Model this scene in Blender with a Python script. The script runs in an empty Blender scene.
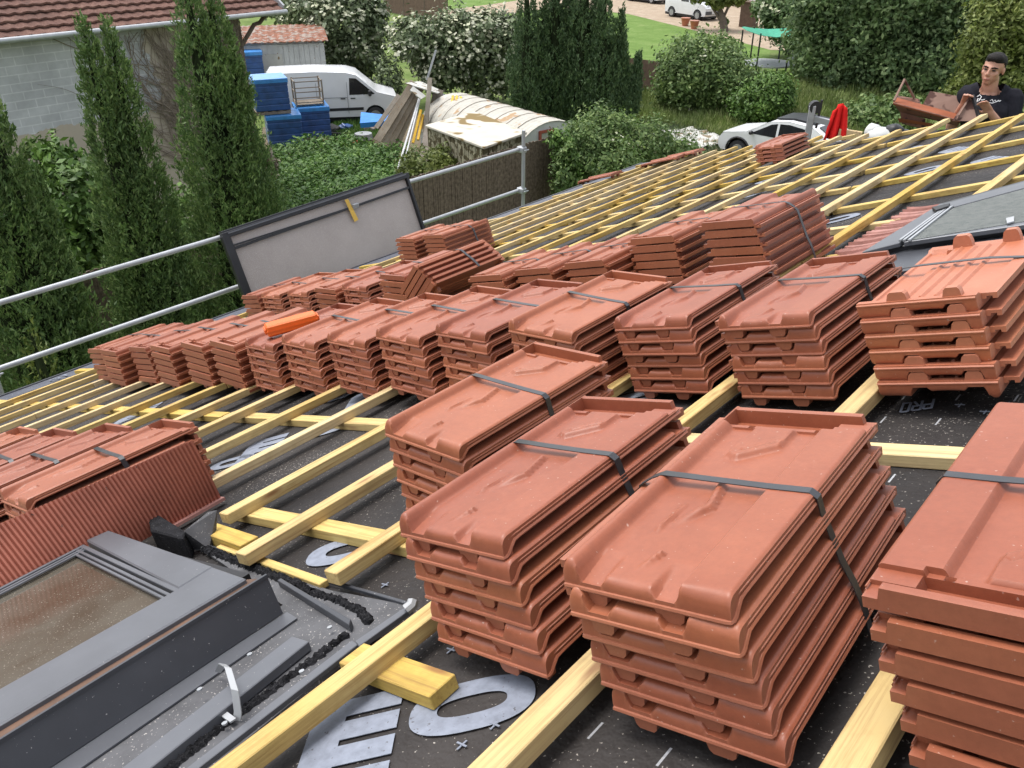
import bpy, bmesh, math, random
import numpy as np
from mathutils import Vector, Matrix, Euler
random.seed(4)
rng = np.random.default_rng(11)
R_ = math.radians
scene = bpy.context.scene
COL = scene.collection

# ------------------------------------------------------------------ camera and frames
H = 7.3                      # camera height above the garden
HP = 0.70                    # camera height above the roof membrane (one roof unit)
FPX, PITCH, YAW = 845.0, R_(29.8), R_(41.2)
SLOPE = math.atan(0.37)
Hf = Vector((-math.sin(YAW), math.cos(YAW), 0)); Rt = Vector((math.cos(YAW), math.sin(YAW), 0)); Up = Vector((0, 0, 1))
Fw = math.cos(PITCH)*Hf - math.sin(PITCH)*Up
Dn = -math.sin(PITCH)*Hf - math.cos(PITCH)*Up
E1 = Vector((0, 1, 0)); E2 = Vector((math.cos(SLOPE), 0, math.sin(SLOPE))); N3 = Vector((-math.sin(SLOPE), 0, math.cos(SLOPE)))
CAM = Vector((0, 0, H))
ROOF_O = CAM - HP*N3
ROOF = Matrix.Translation(ROOF_O) @ Matrix(((E2.x, E1.x, N3.x, 0), (E2.y, E1.y, N3.y, 0), (E2.z, E1.z, N3.z, 0), (0, 0, 0, 1)))

def ray(x, y): return (x-512)*Rt + (y-384)*Dn + FPX*Fw
def at(x, y, z=0.0):            # surveyed point at height z
    d = ray(x, y); return CAM + d*((z-H)/d.z)
def atd(x, y, D):               # surveyed point at horizontal distance D
    d = ray(x, y); return CAM + d*(D/math.hypot(d.x, d.y))
def atX(x, y, X):               # surveyed point on the plane X
    d = ray(x, y); return CAM + d*(X/d.x)
def rp(x, y, w=0.0):            # surveyed point on the roof, height w (roof units) -> metres in the roof frame
    d = ray(x, y); t = -(1-w)*HP/d.dot(N3); p = d*t
    return Vector((p.dot(E2), p.dot(E1), w*HP))
def U(u, v, w=0.0): return Vector((v*HP, u*HP, w*HP))   # roof units -> roof frame metres

cam = bpy.data.cameras.new('camera'); co = bpy.data.objects.new('camera', cam); COL.objects.link(co)
co.matrix_world = Matrix(((Rt.x, -Dn.x, -Fw.x, CAM.x), (Rt.y, -Dn.y, -Fw.y, CAM.y), (Rt.z, -Dn.z, -Fw.z, CAM.z), (0, 0, 0, 1)))
cam.sensor_width = 36; cam.lens = FPX/1024*36; cam.clip_end = 1000; cam.clip_start = 0.02
scene.camera = co

# ------------------------------------------------------------------ materials
def new_mat(name):
    m = bpy.data.materials.new(name); m.use_nodes = True
    nt = m.node_tree; b = nt.nodes['Principled BSDF']; return m, nt, b
def nd(nt, t, **kw):
    n = nt.nodes.new(t)
    for k, v in kw.items():
        if k in n.inputs: n.inputs[k].default_value = v
        else: setattr(n, k, v)
    return n
def ramp(nt, stops, fac=None):
    r = nt.nodes.new('ShaderNodeValToRGB'); e = r.color_ramp.elements
    while len(e) < len(stops): e.new(0.5)
    for i, (p, c) in enumerate(stops):
        e[i].position = p; e[i].color = (*c, 1) if len(c) == 3 else c
    if fac is not None: nt.links.new(fac, r.inputs[0])
    return r
def coords(nt, scale=(1, 1, 1), kind='Object'):
    tc = nt.nodes.new('ShaderNodeTexCoord'); mp = nt.nodes.new('ShaderNodeMapping')
    mp.inputs['Scale'].default_value = scale; nt.links.new(tc.outputs[kind], mp.inputs[0]); return mp.outputs[0]
def mixc(nt, a, b, fac, mode='MIX'):
    m = nt.nodes.new('ShaderNodeMix'); m.data_type = 'RGBA'; m.blend_type = mode
    for s, v in ((0, fac), (6, a), (7, b)):
        if hasattr(v, 'is_linked'): nt.links.new(v, m.inputs[s])
        else: m.inputs[s].default_value = v if s == 0 else (*v, 1)
    return m.outputs[2]
def noise(nt, vec, scale, detail=4, rough=0.6):
    n = nd(nt, 'ShaderNodeTexNoise', Scale=scale, Detail=detail, Roughness=rough)
    if vec is not None: nt.links.new(vec, n.inputs['Vector'])
    return n.outputs[0]
def bump(nt, b, h, strength=0.3, dist=0.01):
    n = nd(nt, 'ShaderNodeBump', Strength=strength, Distance=dist); nt.links.new(h, n.inputs['Height']); nt.links.new(n.outputs[0], b.inputs['Normal'])
def math_(nt, op, a, b=None, c=None):
    m = nt.nodes.new('ShaderNodeMath'); m.operation = op
    for i, v in enumerate((a, b, c)):
        if v is None: continue
        if hasattr(v, 'is_linked'): nt.links.new(v, m.inputs[i])
        else: m.inputs[i].default_value = v
    return m.outputs[0]

def plain(name, col, rough=0.6, metal=0.0, var=0.15, scale=12, bumps=0.1, spec=0.4, spots=None):
    m, nt, b = new_mat(name); v = coords(nt)
    n = noise(nt, v, scale, 5)
    lo = tuple(c*(1-var) for c in col); hi = tuple(min(1, c*(1+var)) for c in col)
    c = ramp(nt, [(0.3, lo), (0.7, hi)], n).outputs[0]
    if spots:                                   # (colour, scale, threshold): specks of dust or dirt
        s = noise(nt, v, spots[1], 2, 0.5)
        k = ramp(nt, [(spots[2], (0, 0, 0)), (spots[2]+0.04, (1, 1, 1))], s).outputs[0]
        c = mixc(nt, c, spots[0], k)
    nt.links.new(c, b.inputs['Base Color']); b.inputs['Roughness'].default_value = rough; b.inputs['Metallic'].default_value = metal
    b.inputs['Specular IOR Level'].default_value = spec
    if bumps: bump(nt, b, noise(nt, v, scale*6, 3), bumps, 0.004)
    return m

def terracotta(name, c0, c1, dust=(0.42, 0.185, 0.115)):
    m, nt, b = new_mat(name); v = coords(nt)
    oi = nt.nodes.new('ShaderNodeObjectInfo')
    addv = nd(nt, 'ShaderNodeVectorMath', operation='MULTIPLY_ADD'); nt.links.new(oi.outputs['Random'], addv.inputs[0])
    addv.inputs[1].default_value = (7, 3, 5); nt.links.new(v, addv.inputs[2]); v2 = addv.outputs[0]
    n1 = noise(nt, v2, 7, 5, 0.6)
    c = ramp(nt, [(0.3, c0), (0.72, c1)], n1).outputs[0]
    hsv = nd(nt, 'ShaderNodeHueSaturation'); nt.links.new(c, hsv.inputs['Color'])
    nt.links.new(math_(nt, 'MULTIPLY_ADD', oi.outputs['Random'], 0.20, 0.90), hsv.inputs['Value'])
    nt.links.new(math_(nt, 'MULTIPLY_ADD', oi.outputs['Random'], 0.006, 0.497), hsv.inputs['Hue'])
    d = ramp(nt, [(0.58, (0, 0, 0)), (0.80, (0.20, 0.20, 0.20))], noise(nt, v2, 19, 6, 0.7)).outputs[0]
    c2 = mixc(nt, hsv.outputs[0], dust, d)
    sp = ramp(nt, [(0.755, (0, 0, 0)), (0.78, (0.5, 0.5, 0.5))], noise(nt, v2, 210, 1, 0.4)).outputs[0]
    c3 = mixc(nt, c2, (0.50, 0.37, 0.31), sp)
    st = ramp(nt, [(0.60, (0, 0, 0)), (0.70, (0.22, 0.22, 0.22))], noise(nt, v2, 3.3, 6, 0.65)).outputs[0]
    c4 = mixc(nt, c3, tuple(x*0.72 for x in c0), st)
    geo = nt.nodes.new('ShaderNodeNewGeometry')
    wear = ramp(nt, [(0.52, (0, 0, 0)), (0.62, (0.22, 0.22, 0.22))], geo.outputs['Pointiness']).outputs[0]
    c4 = mixc(nt, c4, dust, wear)
    grit = ramp(nt, [(0.35, (0.92, 0.92, 0.92)), (0.65, (1.06, 1.06, 1.06))], noise(nt, v2, 95, 5, 0.75)).outputs[0]
    c4 = mixc(nt, c4, grit, 1.0, 'MULTIPLY')
    b.inputs['Sheen Weight'].default_value = 0.06; b.inputs['Sheen Roughness'].default_value = 0.5; b.inputs['Sheen Tint'].default_value = (1, .86, .80, 1)
    nt.links.new(c4, b.inputs['Base Color']); b.inputs['Roughness'].default_value = 0.46; b.inputs['Specular IOR Level'].default_value = 0.5
    bump(nt, b, noise(nt, v2, 200, 4, .7), 0.13, 0.002)
    return m

def wood(name, c0, c1, axis, dark=(0.30, 0.17, 0.05), grain=1.0):
    m, nt, b = new_mat(name); sc = [110, 110, 110]; sc[axis] = 3.0
    oi = nt.nodes.new('ShaderNodeObjectInfo'); tc = nt.nodes.new('ShaderNodeTexCoord')
    ad = nd(nt, 'ShaderNodeVectorMath', operation='MULTIPLY_ADD'); nt.links.new(oi.outputs['Random'], ad.inputs[0]); ad.inputs[1].default_value = (9, 4, 6)
    nt.links.new(tc.outputs['Object'], ad.inputs[2])
    mp = nd(nt, 'ShaderNodeMapping'); mp.inputs['Scale'].default_value = sc; nt.links.new(ad.outputs[0], mp.inputs[0])
    g = noise(nt, mp.outputs[0], 1.0, 6, 0.7)
    big = noise(nt, ad.outputs[0], 2.2, 4, 0.6)
    c = ramp(nt, [(0.35, c0), (0.68, c1)], big).outputs[0]
    k = ramp(nt, [(0.46, (0, 0, 0)), (0.68, (0.85*grain,)*3)], g).outputs[0]
    c = mixc(nt, c, dark, k)
    mp2 = nd(nt, 'ShaderNodeMapping'); s2 = [22, 22, 22]; s2[axis] = 5; mp2.inputs['Scale'].default_value = s2; nt.links.new(ad.outputs[0], mp2.inputs[0])
    vo = nd(nt, 'ShaderNodeTexVoronoi', Scale=1.0); nt.links.new(mp2.outputs[0], vo.inputs['Vector'])
    kn = ramp(nt, [(0.07, (0.9, 0.9, 0.9)), (0.20, (0, 0, 0))], vo.outputs['Distance']).outputs[0]
    c = mixc(nt, c, (0.26, 0.12, 0.04), kn)
    dirt = ramp(nt, [(0.52, (0, 0, 0)), (0.72, (0.45, 0.45, 0.45))], noise(nt, ad.outputs[0], 9, 6, 0.7)).outputs[0]
    c = mixc(nt, c, tuple(q*.55 for q in c0), dirt)
    hsv = nd(nt, 'ShaderNodeHueSaturation'); nt.links.new(c, hsv.inputs['Color'])
    nt.links.new(math_(nt, 'MULTIPLY_ADD', oi.outputs['Random'], 0.34, 0.74), hsv.inputs['Saturation'])
    nt.links.new(math_(nt, 'MULTIPLY_ADD', oi.outputs['Random'], -0.16, 1.05), hsv.inputs['Value'])
    nt.links.new(hsv.outputs[0], b.inputs['Base Color']); b.inputs['Roughness'].default_value = 0.75; b.inputs['Specular IOR Level'].default_value = 0.25
    bump(nt, b, g, 0.35, 0.003)
    return m

def leafmat(name, c0, c1, c2, trans=0.12, scale=1.2):
    m, nt, b = new_mat(name)
    geo = nt.nodes.new('ShaderNodeNewGeometry'); v = coords(nt)
    r = ramp(nt, [(0.0, c0), (0.55, c1), (1.0, c2)], geo.outputs['Random Per Island']).outputs[0]
    n = ramp(nt, [(0.35, (0.72, 0.74, 0.72)), (0.66, (1.18, 1.16, 1.0))], noise(nt, v, scale, 4, 0.6)).outputs[0]
    c = mixc(nt, r, n, 1.0, 'MULTIPLY')
    nt.links.new(c, b.inputs['Base Color']); b.inputs['Roughness'].default_value = 0.55; b.inputs['Specular IOR Level'].default_value = 0.3
    tr = nt.nodes.new('ShaderNodeBsdfTranslucent'); nt.links.new(c, tr.inputs[0])
    mx = nd(nt, 'ShaderNodeMixShader'); mx.inputs[0].default_value = trans
    nt.links.new(b.outputs[0], mx.inputs[1]); nt.links.new(tr.outputs[0], mx.inputs[2])
    nt.links.new(mx.outputs[0], nt.nodes['Material Output'].inputs[0])
    return m

M = {}
M['tile'] = terracotta('terracotta_tile', (0.232, 0.061, 0.025), (0.290, 0.086, 0.039))
M['tile_orange'] = terracotta('orange_terracotta_tile', (0.34, 0.098, 0.040), (0.40, 0.135, 0.068), (0.46, 0.23, 0.15))
M['wood'] = wood('yellow_batten_wood', (0.50, 0.335, 0.095), (0.585, 0.445, 0.20), 1)
M['wood_x'] = wood('yellow_counter_batten_wood', (0.52, 0.355, 0.075), (0.58, 0.43, 0.14), 0)
M['strap'] = plain('grey_plastic_strap', (0.026, 0.027, 0.031), 0.38, var=0.2, scale=30, bumps=0.05, spec=0.6)
M['flash'] = plain('anthracite_sheet_metal', (0.055, 0.058, 0.067), 0.42, 0.25, 0.14, 6, 0.04, 0.5, ((0.40, 0.39, 0.38), 230, 0.72))
M['flash_lt'] = plain('light_grey_coated_metal', (0.108, 0.113, 0.126), 0.40, 0.25, 0.12, 7, 0.04, 0.5, ((0.45, 0.43, 0.41), 230, 0.74))
M['flash_dusty'] = plain('dusty_grey_sheet_metal', (0.085, 0.085, 0.09), 0.6, 0.1, 0.25, 16, 0.15, 0.3, ((0.36, 0.34, 0.32), 240, 0.66))
M['foam'] = plain('black_foam', (0.018, 0.018, 0.020), 0.95, 0, 0.4, 40, 1.0, 0.1, ((0.22, 0.22, 0.21), 330, 0.70))
M['rust_slot'] = plain('brown_wood_core', (0.10, 0.055, 0.035), 0.7, 0, 0.3, 20)
M['apron'] = plain('pleated_terracotta_lead', (0.34, 0.112, 0.072), 0.55, 0.0, 0.14, 10, 0.05, 0.4, ((0.06, 0.04, 0.035), 60, 0.72))
M['apron_pink'] = plain('pleated_pink_brown_lead', (0.34, 0.165, 0.14), 0.6, 0.0, 0.18, 12, 0.05, 0.4)
M['rail'] = plain('galvanised_steel_tube', (0.36, 0.375, 0.39), 0.42, 0.4, 0.12, 9, 0.05, 0.5)
M['eave'] = plain('blue_grey_eave_sheet', (0.075, 0.08, 0.10), 0.55, 0.0, 0.25, 8, 0.1, 0.3, ((0.30, 0.30, 0.31), 120, 0.66))
M['white_strip'] = plain('pale_grey_plastic_strip', (0.32, 0.33, 0.34), 0.45, 0, 0.05, 8)
M['orange'] = plain('bright_orange_plastic', (0.72, 0.13, 0.016), 0.42, 0, 0.06, 8, 0.03, 0.5)
M['black'] = plain('matt_black', (0.02, 0.02, 0.022), 0.5, 0, 0.2, 10)
M['darkframe'] = plain('dark_charcoal_frame', (0.018, 0.019, 0.022), 0.35, 0.3, 0.2, 10, 0.03, 0.5)
M['yellow_tape'] = plain('yellow_tape', (0.62, 0.40, 0.07), 0.5, 0, 0.1, 10)

def membrane():
    m, nt, b = new_mat('roof_membrane'); tc = nt.nodes.new('ShaderNodeTexCoord'); v = tc.outputs['Object']
    c = ramp(nt, [(0.3, (0.014, 0.0125, 0.0125)), (0.7, (0.027, 0.024, 0.0235))], noise(nt, v, 5, 5)).outputs[0]
    # dusty zones further out
    dz = ramp(nt, [(0.42, (0, 0, 0)), (0.62, (0.5, 0.5, 0.5))], noise(nt, v, 1.3, 4)).outputs[0]
    c = mixc(nt, c, (0.058, 0.051, 0.047), dz)
    sx = nt.nodes.new('ShaderNodeSeparateXYZ'); nt.links.new(v, sx.inputs[0]); X, Y = sx.outputs[0], sx.outputs[1]
    # printed ticks of the lap band
    fx = math_(nt, 'ABSOLUTE', math_(nt, 'SUBTRACT', math_(nt, 'FRACT', math_(nt, 'DIVIDE', math_(nt, 'ADD', X, 10.05), 0.1015)), 0.5))
    fy = math_(nt, 'FRACT', math_(nt, 'DIVIDE', math_(nt, 'ADD', Y, 10.02), 0.119))
    tk = math_(nt, 'MULTIPLY', math_(nt, 'LESS_THAN', fx, 0.017), math_(nt, 'LESS_THAN', fy, 0.26))
    band = math_(nt, 'GREATER_THAN', X, -0.99*HP)
    band2 = math_(nt, 'LESS_THAN', X, -8.75*HP)
    tk = math_(nt, 'MULTIPLY', tk, math_(nt, 'MINIMUM', 1.0, math_(nt, 'ADD', band, band2)))
    c = mixc(nt, c, (0.42, 0.43, 0.45), math_(nt, 'MULTIPLY', tk, 0.75))
    # sawdust and mortar specks, in drifts
    drift = ramp(nt, [(0.40, (0.0, 0.0, 0.0)), (0.70, (0.085, 0.085, 0.085))], noise(nt, v, 4.0, 3)).outputs[0]
    s = noise(nt, v, 165, 2, 0.6)
    sp = math_(nt, 'GREATER_THAN', math_(nt, 'ADD', s, drift), 0.708)
    c = mixc(nt, c, (0.36, 0.33, 0.29), math_(nt, 'MULTIPLY', sp, 0.85))
    mp = nd(nt, 'ShaderNodeMapping'); mp.inputs['Scale'].default_value = (90, 7, 90); nt.links.new(v, mp.inputs[0])
    s2 = noise(nt, mp.outputs[0], 1.0, 4, 0.7)
    k2 = math_(nt, 'GREATER_THAN', math_(nt, 'ADD', s2, drift), 0.735)
    c = mixc(nt, c, (0.24, 0.22, 0.20), math_(nt, 'MULTIPLY', k2, 0.55))
    nt.links.new(c, b.inputs['Base Color']); b.inputs['Roughness'].default_value = 0.7; b.inputs['Specular IOR Level'].default_value = 0.22
    bump(nt, b, noise(nt, v, 7, 5), 0.9, 0.03)
    return m
M['membrane'] = membrane()
M['print'] = plain('pale_blue_grey_print', (0.19, 0.21, 0.255), 0.6, 0, 0.18, 60, 0.05, 0.3, ((0.09, 0.09, 0.10), 150, 0.68))

def glassmat(name, c0, c1, spots, dens, rough=0.12, scale=3.0):
    m, nt, b = new_mat(name); v = coords(nt)
    c = ramp(nt, [(0.35, c0), (0.65, c1)], noise(nt, v, scale, 4)).outputs[0]
    k = ramp(nt, [(dens, (0, 0, 0)), (dens+0.05, (0.7, 0.7, 0.7))], noise(nt, v, 230, 2)).outputs[0]
    c = mixc(nt, c, spots, k)
    nt.links.new(c, b.inputs['Base Color']); nt.links.new(math_(nt, 'MULTIPLY_ADD', k, 0.5, rough), b.inputs['Roughness'])
    b.inputs['Specular IOR Level'].default_value = 0.5 if 'dusty' in name else 0.3
    return m
M['glass_brown'] = glassmat('dusty_window_glass', (0.060, 0.044, 0.030), (0.12, 0.112, 0.092), (0.22, 0.19, 0.15), 0.64, 0.10)
M['glass_grey'] = glassmat('hail_grey_window_glass', (0.030, 0.038, 0.034), (0.085, 0.092, 0.085), (0.19, 0.20, 0.19), 0.50, 0.5, 45)
M['glass_film'] = glassmat('filmed_window_pane', (0.35, 0.31, 0.285), (0.43, 0.385, 0.36), (0.60, 0.57, 0.55), 0.585, 0.3, 1.2)
M['car_glass'] = plain('dark_car_glass', (0.012, 0.014, 0.017), 0.06, 0, 0.1, 3, 0, 0.6)
M['car_white'] = plain('white_car_paint', (0.60, 0.61, 0.62), 0.22, 0, 0.03, 3, 0, 0.5)
M['tyre'] = plain('black_rubber', (0.02, 0.02, 0.021), 0.8)
M['rim'] = plain('grey_alloy', (0.35, 0.36, 0.38), 0.35, 0.7)
M['lamp_glass'] = plain('clear_lamp_lens', (0.45, 0.47, 0.5), 0.1)
M['red_lamp'] = plain('red_lamp_lens', (0.35, 0.02, 0.015), 0.2)

# ------------------------------------------------------------------ mesh builder
class MB:
    def __init__(s): s.v = []; s.f = []
    def add(s, vs, fs):
        o = len(s.v); s.v += [tuple(p) for p in vs]; s.f += [tuple(i+o for i in f) for f in fs]; return s
    def box(s, c, size, rot=None, taper=1.0):
        x, y, z = (k/2 for k in size); P = []
        for sz in (-1, 1):
            t = taper if sz > 0 else 1
            for sx, sy in ((-1, -1), (1, -1), (1, 1), (-1, 1)): P.append(Vector((sx*x*t, sy*y*t, sz*z)))
        if rot is not None: P = [rot @ p for p in P]
        c = Vector(c)
        return s.add([c+p for p in P], [(3, 2, 1, 0), (4, 5, 6, 7), (0, 1, 5, 4), (1, 2, 6, 5), (2, 3, 7, 6), (3, 0, 4, 7)])
    def beam(s, a, b, w, h, up=Vector((0, 0, 1))):      # box from a to b
        a, b = Vector(a), Vector(b); d = (b-a).normalized(); x = d.cross(up)
        if x.length < 1e-4: x = d.cross(Vector((1, 0, 0)))
        x.normalize(); z = x.cross(d)
        P = []
        for p in (a, b):
            for sx, sz in ((-1, -1), (1, -1), (1, 1), (-1, 1)): P.append(p + x*sx*w/2 + z*sz*h/2)
        return s.add(P, [(0, 1, 2, 3), (7, 6, 5, 4), (0, 4, 5, 1), (1, 5, 6, 2), (2, 6, 7, 3), (3, 7, 4, 0)])
    def tube(s, pts, r, n=8, caps=True):
        pts = [Vector(p) for p in pts]; rr = r if isinstance(r, (list, tuple)) else [r]*len(pts)
        o = len(s.v); prev = None
        for i, p in enumerate(pts):
            d = (pts[min(i+1, len(pts)-1)]-pts[max(i-1, 0)]).normalized()
            if prev is None:
                x = d.cross(Vector((0, 0, 1)));
                if x.length < 1e-3: x = d.cross(Vector((1, 0, 0)))
            else: x = prev - d*prev.dot(d)
            x.normalize(); prev = x; y = d.cross(x)
            for k in range(n):
                a = 2*math.pi*k/n; s.v.append(tuple(p + (x*math.cos(a)+y*math.sin(a))*rr[i]))
        for i in range(len(pts)-1):
            for k in range(n):
                a = o+i*n+k; b = o+i*n+(k+1) % n; s.f.append((a, b, b+n, a+n))
        if caps:
            s.f.append(tuple(o+k for k in range(n))[::-1]); s.f.append(tuple(o+(len(pts)-1)*n+k for k in range(n)))
        return s
    def slab(s, poly, nrm, th):                        # polygon (3D) extruded by -th along nrm
        n = len(poly); poly = [Vector(p) for p in poly]; nrm = Vector(nrm).normalized()
        a = (poly[1]-poly[0]).cross(poly[2]-poly[0]).dot(nrm)
        if a < 0: poly = poly[::-1]
        lo = [p - nrm*th for p in poly]
        return s.add(poly+lo, [tuple(range(n)), tuple(range(2*n-1, n-1, -1))] + [(i, i+n, (i+1) % n+n, (i+1) % n) for i in range(n)])
    def ribbon(s, pts, side, w, th, nrm=None):         # flat band along pts, width w along side
        pts = [Vector(p) for p in pts]; side = Vector(side).normalized(); o = len(s.v)
        for i, p in enumerate(pts):
            d = (pts[min(i+1, len(pts)-1)]-pts[max(i-1, 0)]).normalized(); nn = d.cross(side).normalized()
            for a, b in ((-1, -1), (1, -1), (1, 1), (-1, 1)): s.v.append(tuple(p + side*a*w/2 + nn*b*th/2))
        for i in range(len(pts)-1):
            for k in range(4):
                a = o+i*4+k; b = o+i*4+(k+1) % 4; s.f.append((a, a+4, b+4, b))
        s.f.append((o, o+1, o+2, o+3)); e = o+(len(pts)-1)*4; s.f.append((e+3, e+2, e+1, e)); return s
    def mesh(s, name, mat, smooth=None, bevel=0):
        me = bpy.data.meshes.new(name); me.from_pydata(s.v, [], s.f); me.materials.append(mat) if mat else None
        bm = bmesh.new(); bm.from_mesh(me)
        bmesh.ops.recalc_face_normals(bm, faces=bm.faces)
        if bevel:
            bmesh.ops.bevel(bm, geom=[e for e in bm.edges if e.calc_face_angle(0) > 0.6], offset=bevel, segments=1, affect='EDGES', profile=0.6)
        if smooth is not None:
            for f in bm.faces: f.smooth = True
            for e in bm.edges: e.smooth = e.calc_face_angle(0) < R_(smooth)
        bm.to_mesh(me); bm.free(); return me
    def build(s, name, mat, parent=None, M4=None, smooth=None, bevel=0):
        return link(name, s.mesh(name, mat, smooth, bevel), parent, M4)

def link(name, data, parent=None, M4=None):
    o = bpy.data.objects.new(name, data); COL.objects.link(o)
    if parent is not None: o.parent = parent
    if M4 is not None: o.matrix_local = M4
    return o
def tag(o, label=None, cat=None, group=None, kind=None):
    for k, v in (('label', label), ('category', cat), ('group', group), ('kind', kind)):
        if v: o[k] = v
    return o
def empty(name, M4=None, label=None, cat=None, group=None):
    o = bpy.data.objects.new(name, None); COL.objects.link(o); o.empty_display_size = 0.1
    if M4 is not None: o.matrix_world = M4 if isinstance(M4, Matrix) else Matrix.Translation(M4)
    return tag(o, label, cat, group)
def T(*a): return Matrix.Translation(Vector(a) if len(a) == 3 else a[0])
def Rz(a): return Matrix.Rotation(a, 4, 'Z')
def Ry(a): return Matrix.Rotation(a, 4, 'Y')
def Rx(a): return Matrix.Rotation(a, 4, 'X')
def copy_tree(o, parent=None):
    c = o.copy(); COL.objects.link(c)
    if parent is not None: c.parent = parent
    for ch in list(o.children): copy_tree(ch, c)
    return c
# ------------------------------------------------------------------ the roof tile
TW, TL, PT = 0.304*HP, 0.654*HP, 0.044*HP        # cover width, length, stacking pitch
def ss(a, b, x): t = np.clip((x-a)/(b-a), 0, 1); return t*t*(3-2*t)
def lin(a, b, x): return np.clip((x-a)/(b-a), 0, 1)
def in_poly_dist(x, y, poly):                    # signed distance to a convex polygon, + inside
    d = np.full_like(x, 9.0); n = len(poly)
    for i in range(n):
        (ax, ay), (bx, by) = poly[i], poly[(i+1) % n]; l = math.hypot(bx-ax, by-ay)
        d = np.minimum(d, ((bx-ax)*(y-ay)-(by-ay)*(x-ax))/l)
    return d
def seg_dist(x, y, a, b):
    ax, ay = a; bx, by = b; L2 = (bx-ax)**2+(by-ay)**2
    t = np.clip(((x-ax)*(bx-ax)+(y-ay)*(by-ay))/L2, 0, 1)
    return np.hypot(x-ax-t*(bx-ax), y-ay-t*(by-ay)), t
def tile_top(x, y):
    W = TW
    pan, rollz, ridge = 0.0235, 0.0340, 0.0375
    z = np.full_like(x, pan)
    z = z + (ridge-pan)*(1-lin(0.013, 0.029, x))                    # left ridge with its sloping inner wall
    z = np.where(x < 0.008, ridge - 0.010*((0.008-x)/0.008)**2, z)
    z = z + (rollz-pan)*lin(0.690*W, 0.728*W, x)                    # right band, a low shoulder
    z = np.where(x > W-0.005, z - 0.0028*lin(W-0.005, W, x)**2, z)
    # interlock ledge on the left
    z = np.where(x < 0, np.where((x > -0.018) & (x < -0.008), 0.0115, 0.0165), z)
    # relief on the pan, mid length: a bent ridge, steep to the right, and a thin stroke beside it
    def polyd(pts):
        D = np.full_like(x, 9.0)
        for a, c in zip(pts[:-1], pts[1:]): D = np.minimum(D, seg_dist(x, y, a, c)[0])
        return D
    d = polyd([(0.36*W, 0.132), (0.475*W, 0.178), (0.425*W, 0.232)]); z = z + 0.0075*(1-lin(0.0028, 0.0085, d))*lin(0.122, 0.165, y)
    d1, t1 = seg_dist(x, y, (0.30*W, 0.118), (0.315*W, 0.178)); z = z + 0.0045*(1-lin(0.0012, 0.0050, d1))*(1-.6*t1)
    # raised house shaped plate near the head
    pl = [(0.27*W, 0.318), (0.34*W, 0.314), (0.55*W, 0.356), (0.565*W, 0.404), (0.29*W, 0.404)]
    d = in_poly_dist(x, y, pl); z = z + 0.0080*lin(-0.006, 0.001, d)
    d4, t4 = seg_dist(x, y, (0.345*W, 0.330), (0.52*W, 0.366)); z = z - 0.0022*(1-lin(0.0012, 0.0030, d4))
    d3, t3 = seg_dist(x, y, (0.225*W, 0.276), (0.255*W, 0.330)); z = z + 0.0055*(1-lin(0.0015, 0.0055, d3))*(.2+.8*t3)
    # nose: a rounded front wall, arched lobes between two slots whose floors run down to the lip
    def hump(c, hw): return np.sqrt(np.clip(1-((x-c)/hw)**2, 0, 1))
    yn = 0.005 + 0.017*np.maximum(hump(0.415*W, 0.150*W), hump(0.90*W, 0.195*W)) + 0.008*(x < 0.09*W)
    lip = 0.0105
    k = np.clip((yn-y)/yn, 0, 1)
    zn = z - (z-lip)*(1-np.sqrt(np.clip(1-k**3.4, 0, 1)))*0.97
    tongue = lin(0.088*W, 0.122*W, x)*(1-lin(0.245*W, 0.280*W, x)) + lin(0.548*W, 0.582*W, x)*(1-lin(0.695*W, 0.728*W, x))
    zs = np.minimum(z, 0.0125+(pan-0.0125)*lin(0.004, 0.058, y))
    z = np.where(x >= 0, zn*(1-tongue)+zs*tongue, z)
    d, t = seg_dist(x, y, (0.395*W, 0.022), (0.455*W, 0.066)); z = z + 0.0058*(1-lin(0.0015, 0.0055, d))*t
    # head: cross rib, channel, upstand
    yb = TL
    ins = (x > 0.055*W)
    z = np.where((y > yb-0.044) & ins & (x < 0.80*W), 0.0150, z)
    z = np.where((y > yb-0.052) & (y <= yb-0.044) & ins & (x < 0.80*W), pan+0.0035, z)
    z = np.where((y > yb-0.044) & (x >= 0.80*W), np.where(y > yb-0.022, 0.0235, 0.0285), z)
    z = np.where((y > yb-0.011) & ins & (x < 0.93*W), 0.0360, z)
    for cx in (0.24*W, 0.70*W): z = z - 0.008*(np.hypot(x-cx, y-(yb-0.048)) < 0.0034)
    return z
def tile_bot(x, y, zt):
    W = TW
    z = np.full_like(x, 0.0095)
    rib = 0.0045*(lin(0.0, 0.002, np.mod(x+0.004, 0.027))-lin(0.007, 0.009, np.mod(x+0.004, 0.027)))*(y > 0.04)*(y < TL-0.05)*(x > 0.16*W)*(x < 0.74*W)
    z = z - rib
    roll = lin(0.72*W, 0.78*W, x)*(1-lin(W-0.009, W-0.006, x))
    z = z + roll*0.0115*ss(0.012, 0.03, y)*(1-ss(TL-0.03, TL-0.016, y))
    z = np.where(x > W-0.0075, 0.001+0.0160*ss(0.008, 0.026, y), z)
    z = np.where((y < 0.016) & (x >= 0), 0.0, z)
    z = np.where(x < 0, 0.0055, z)
    z = np.where((y > TL-0.03) & (x >= 0), 0.0115, z)
    return np.minimum(z, zt-0.003)
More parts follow.
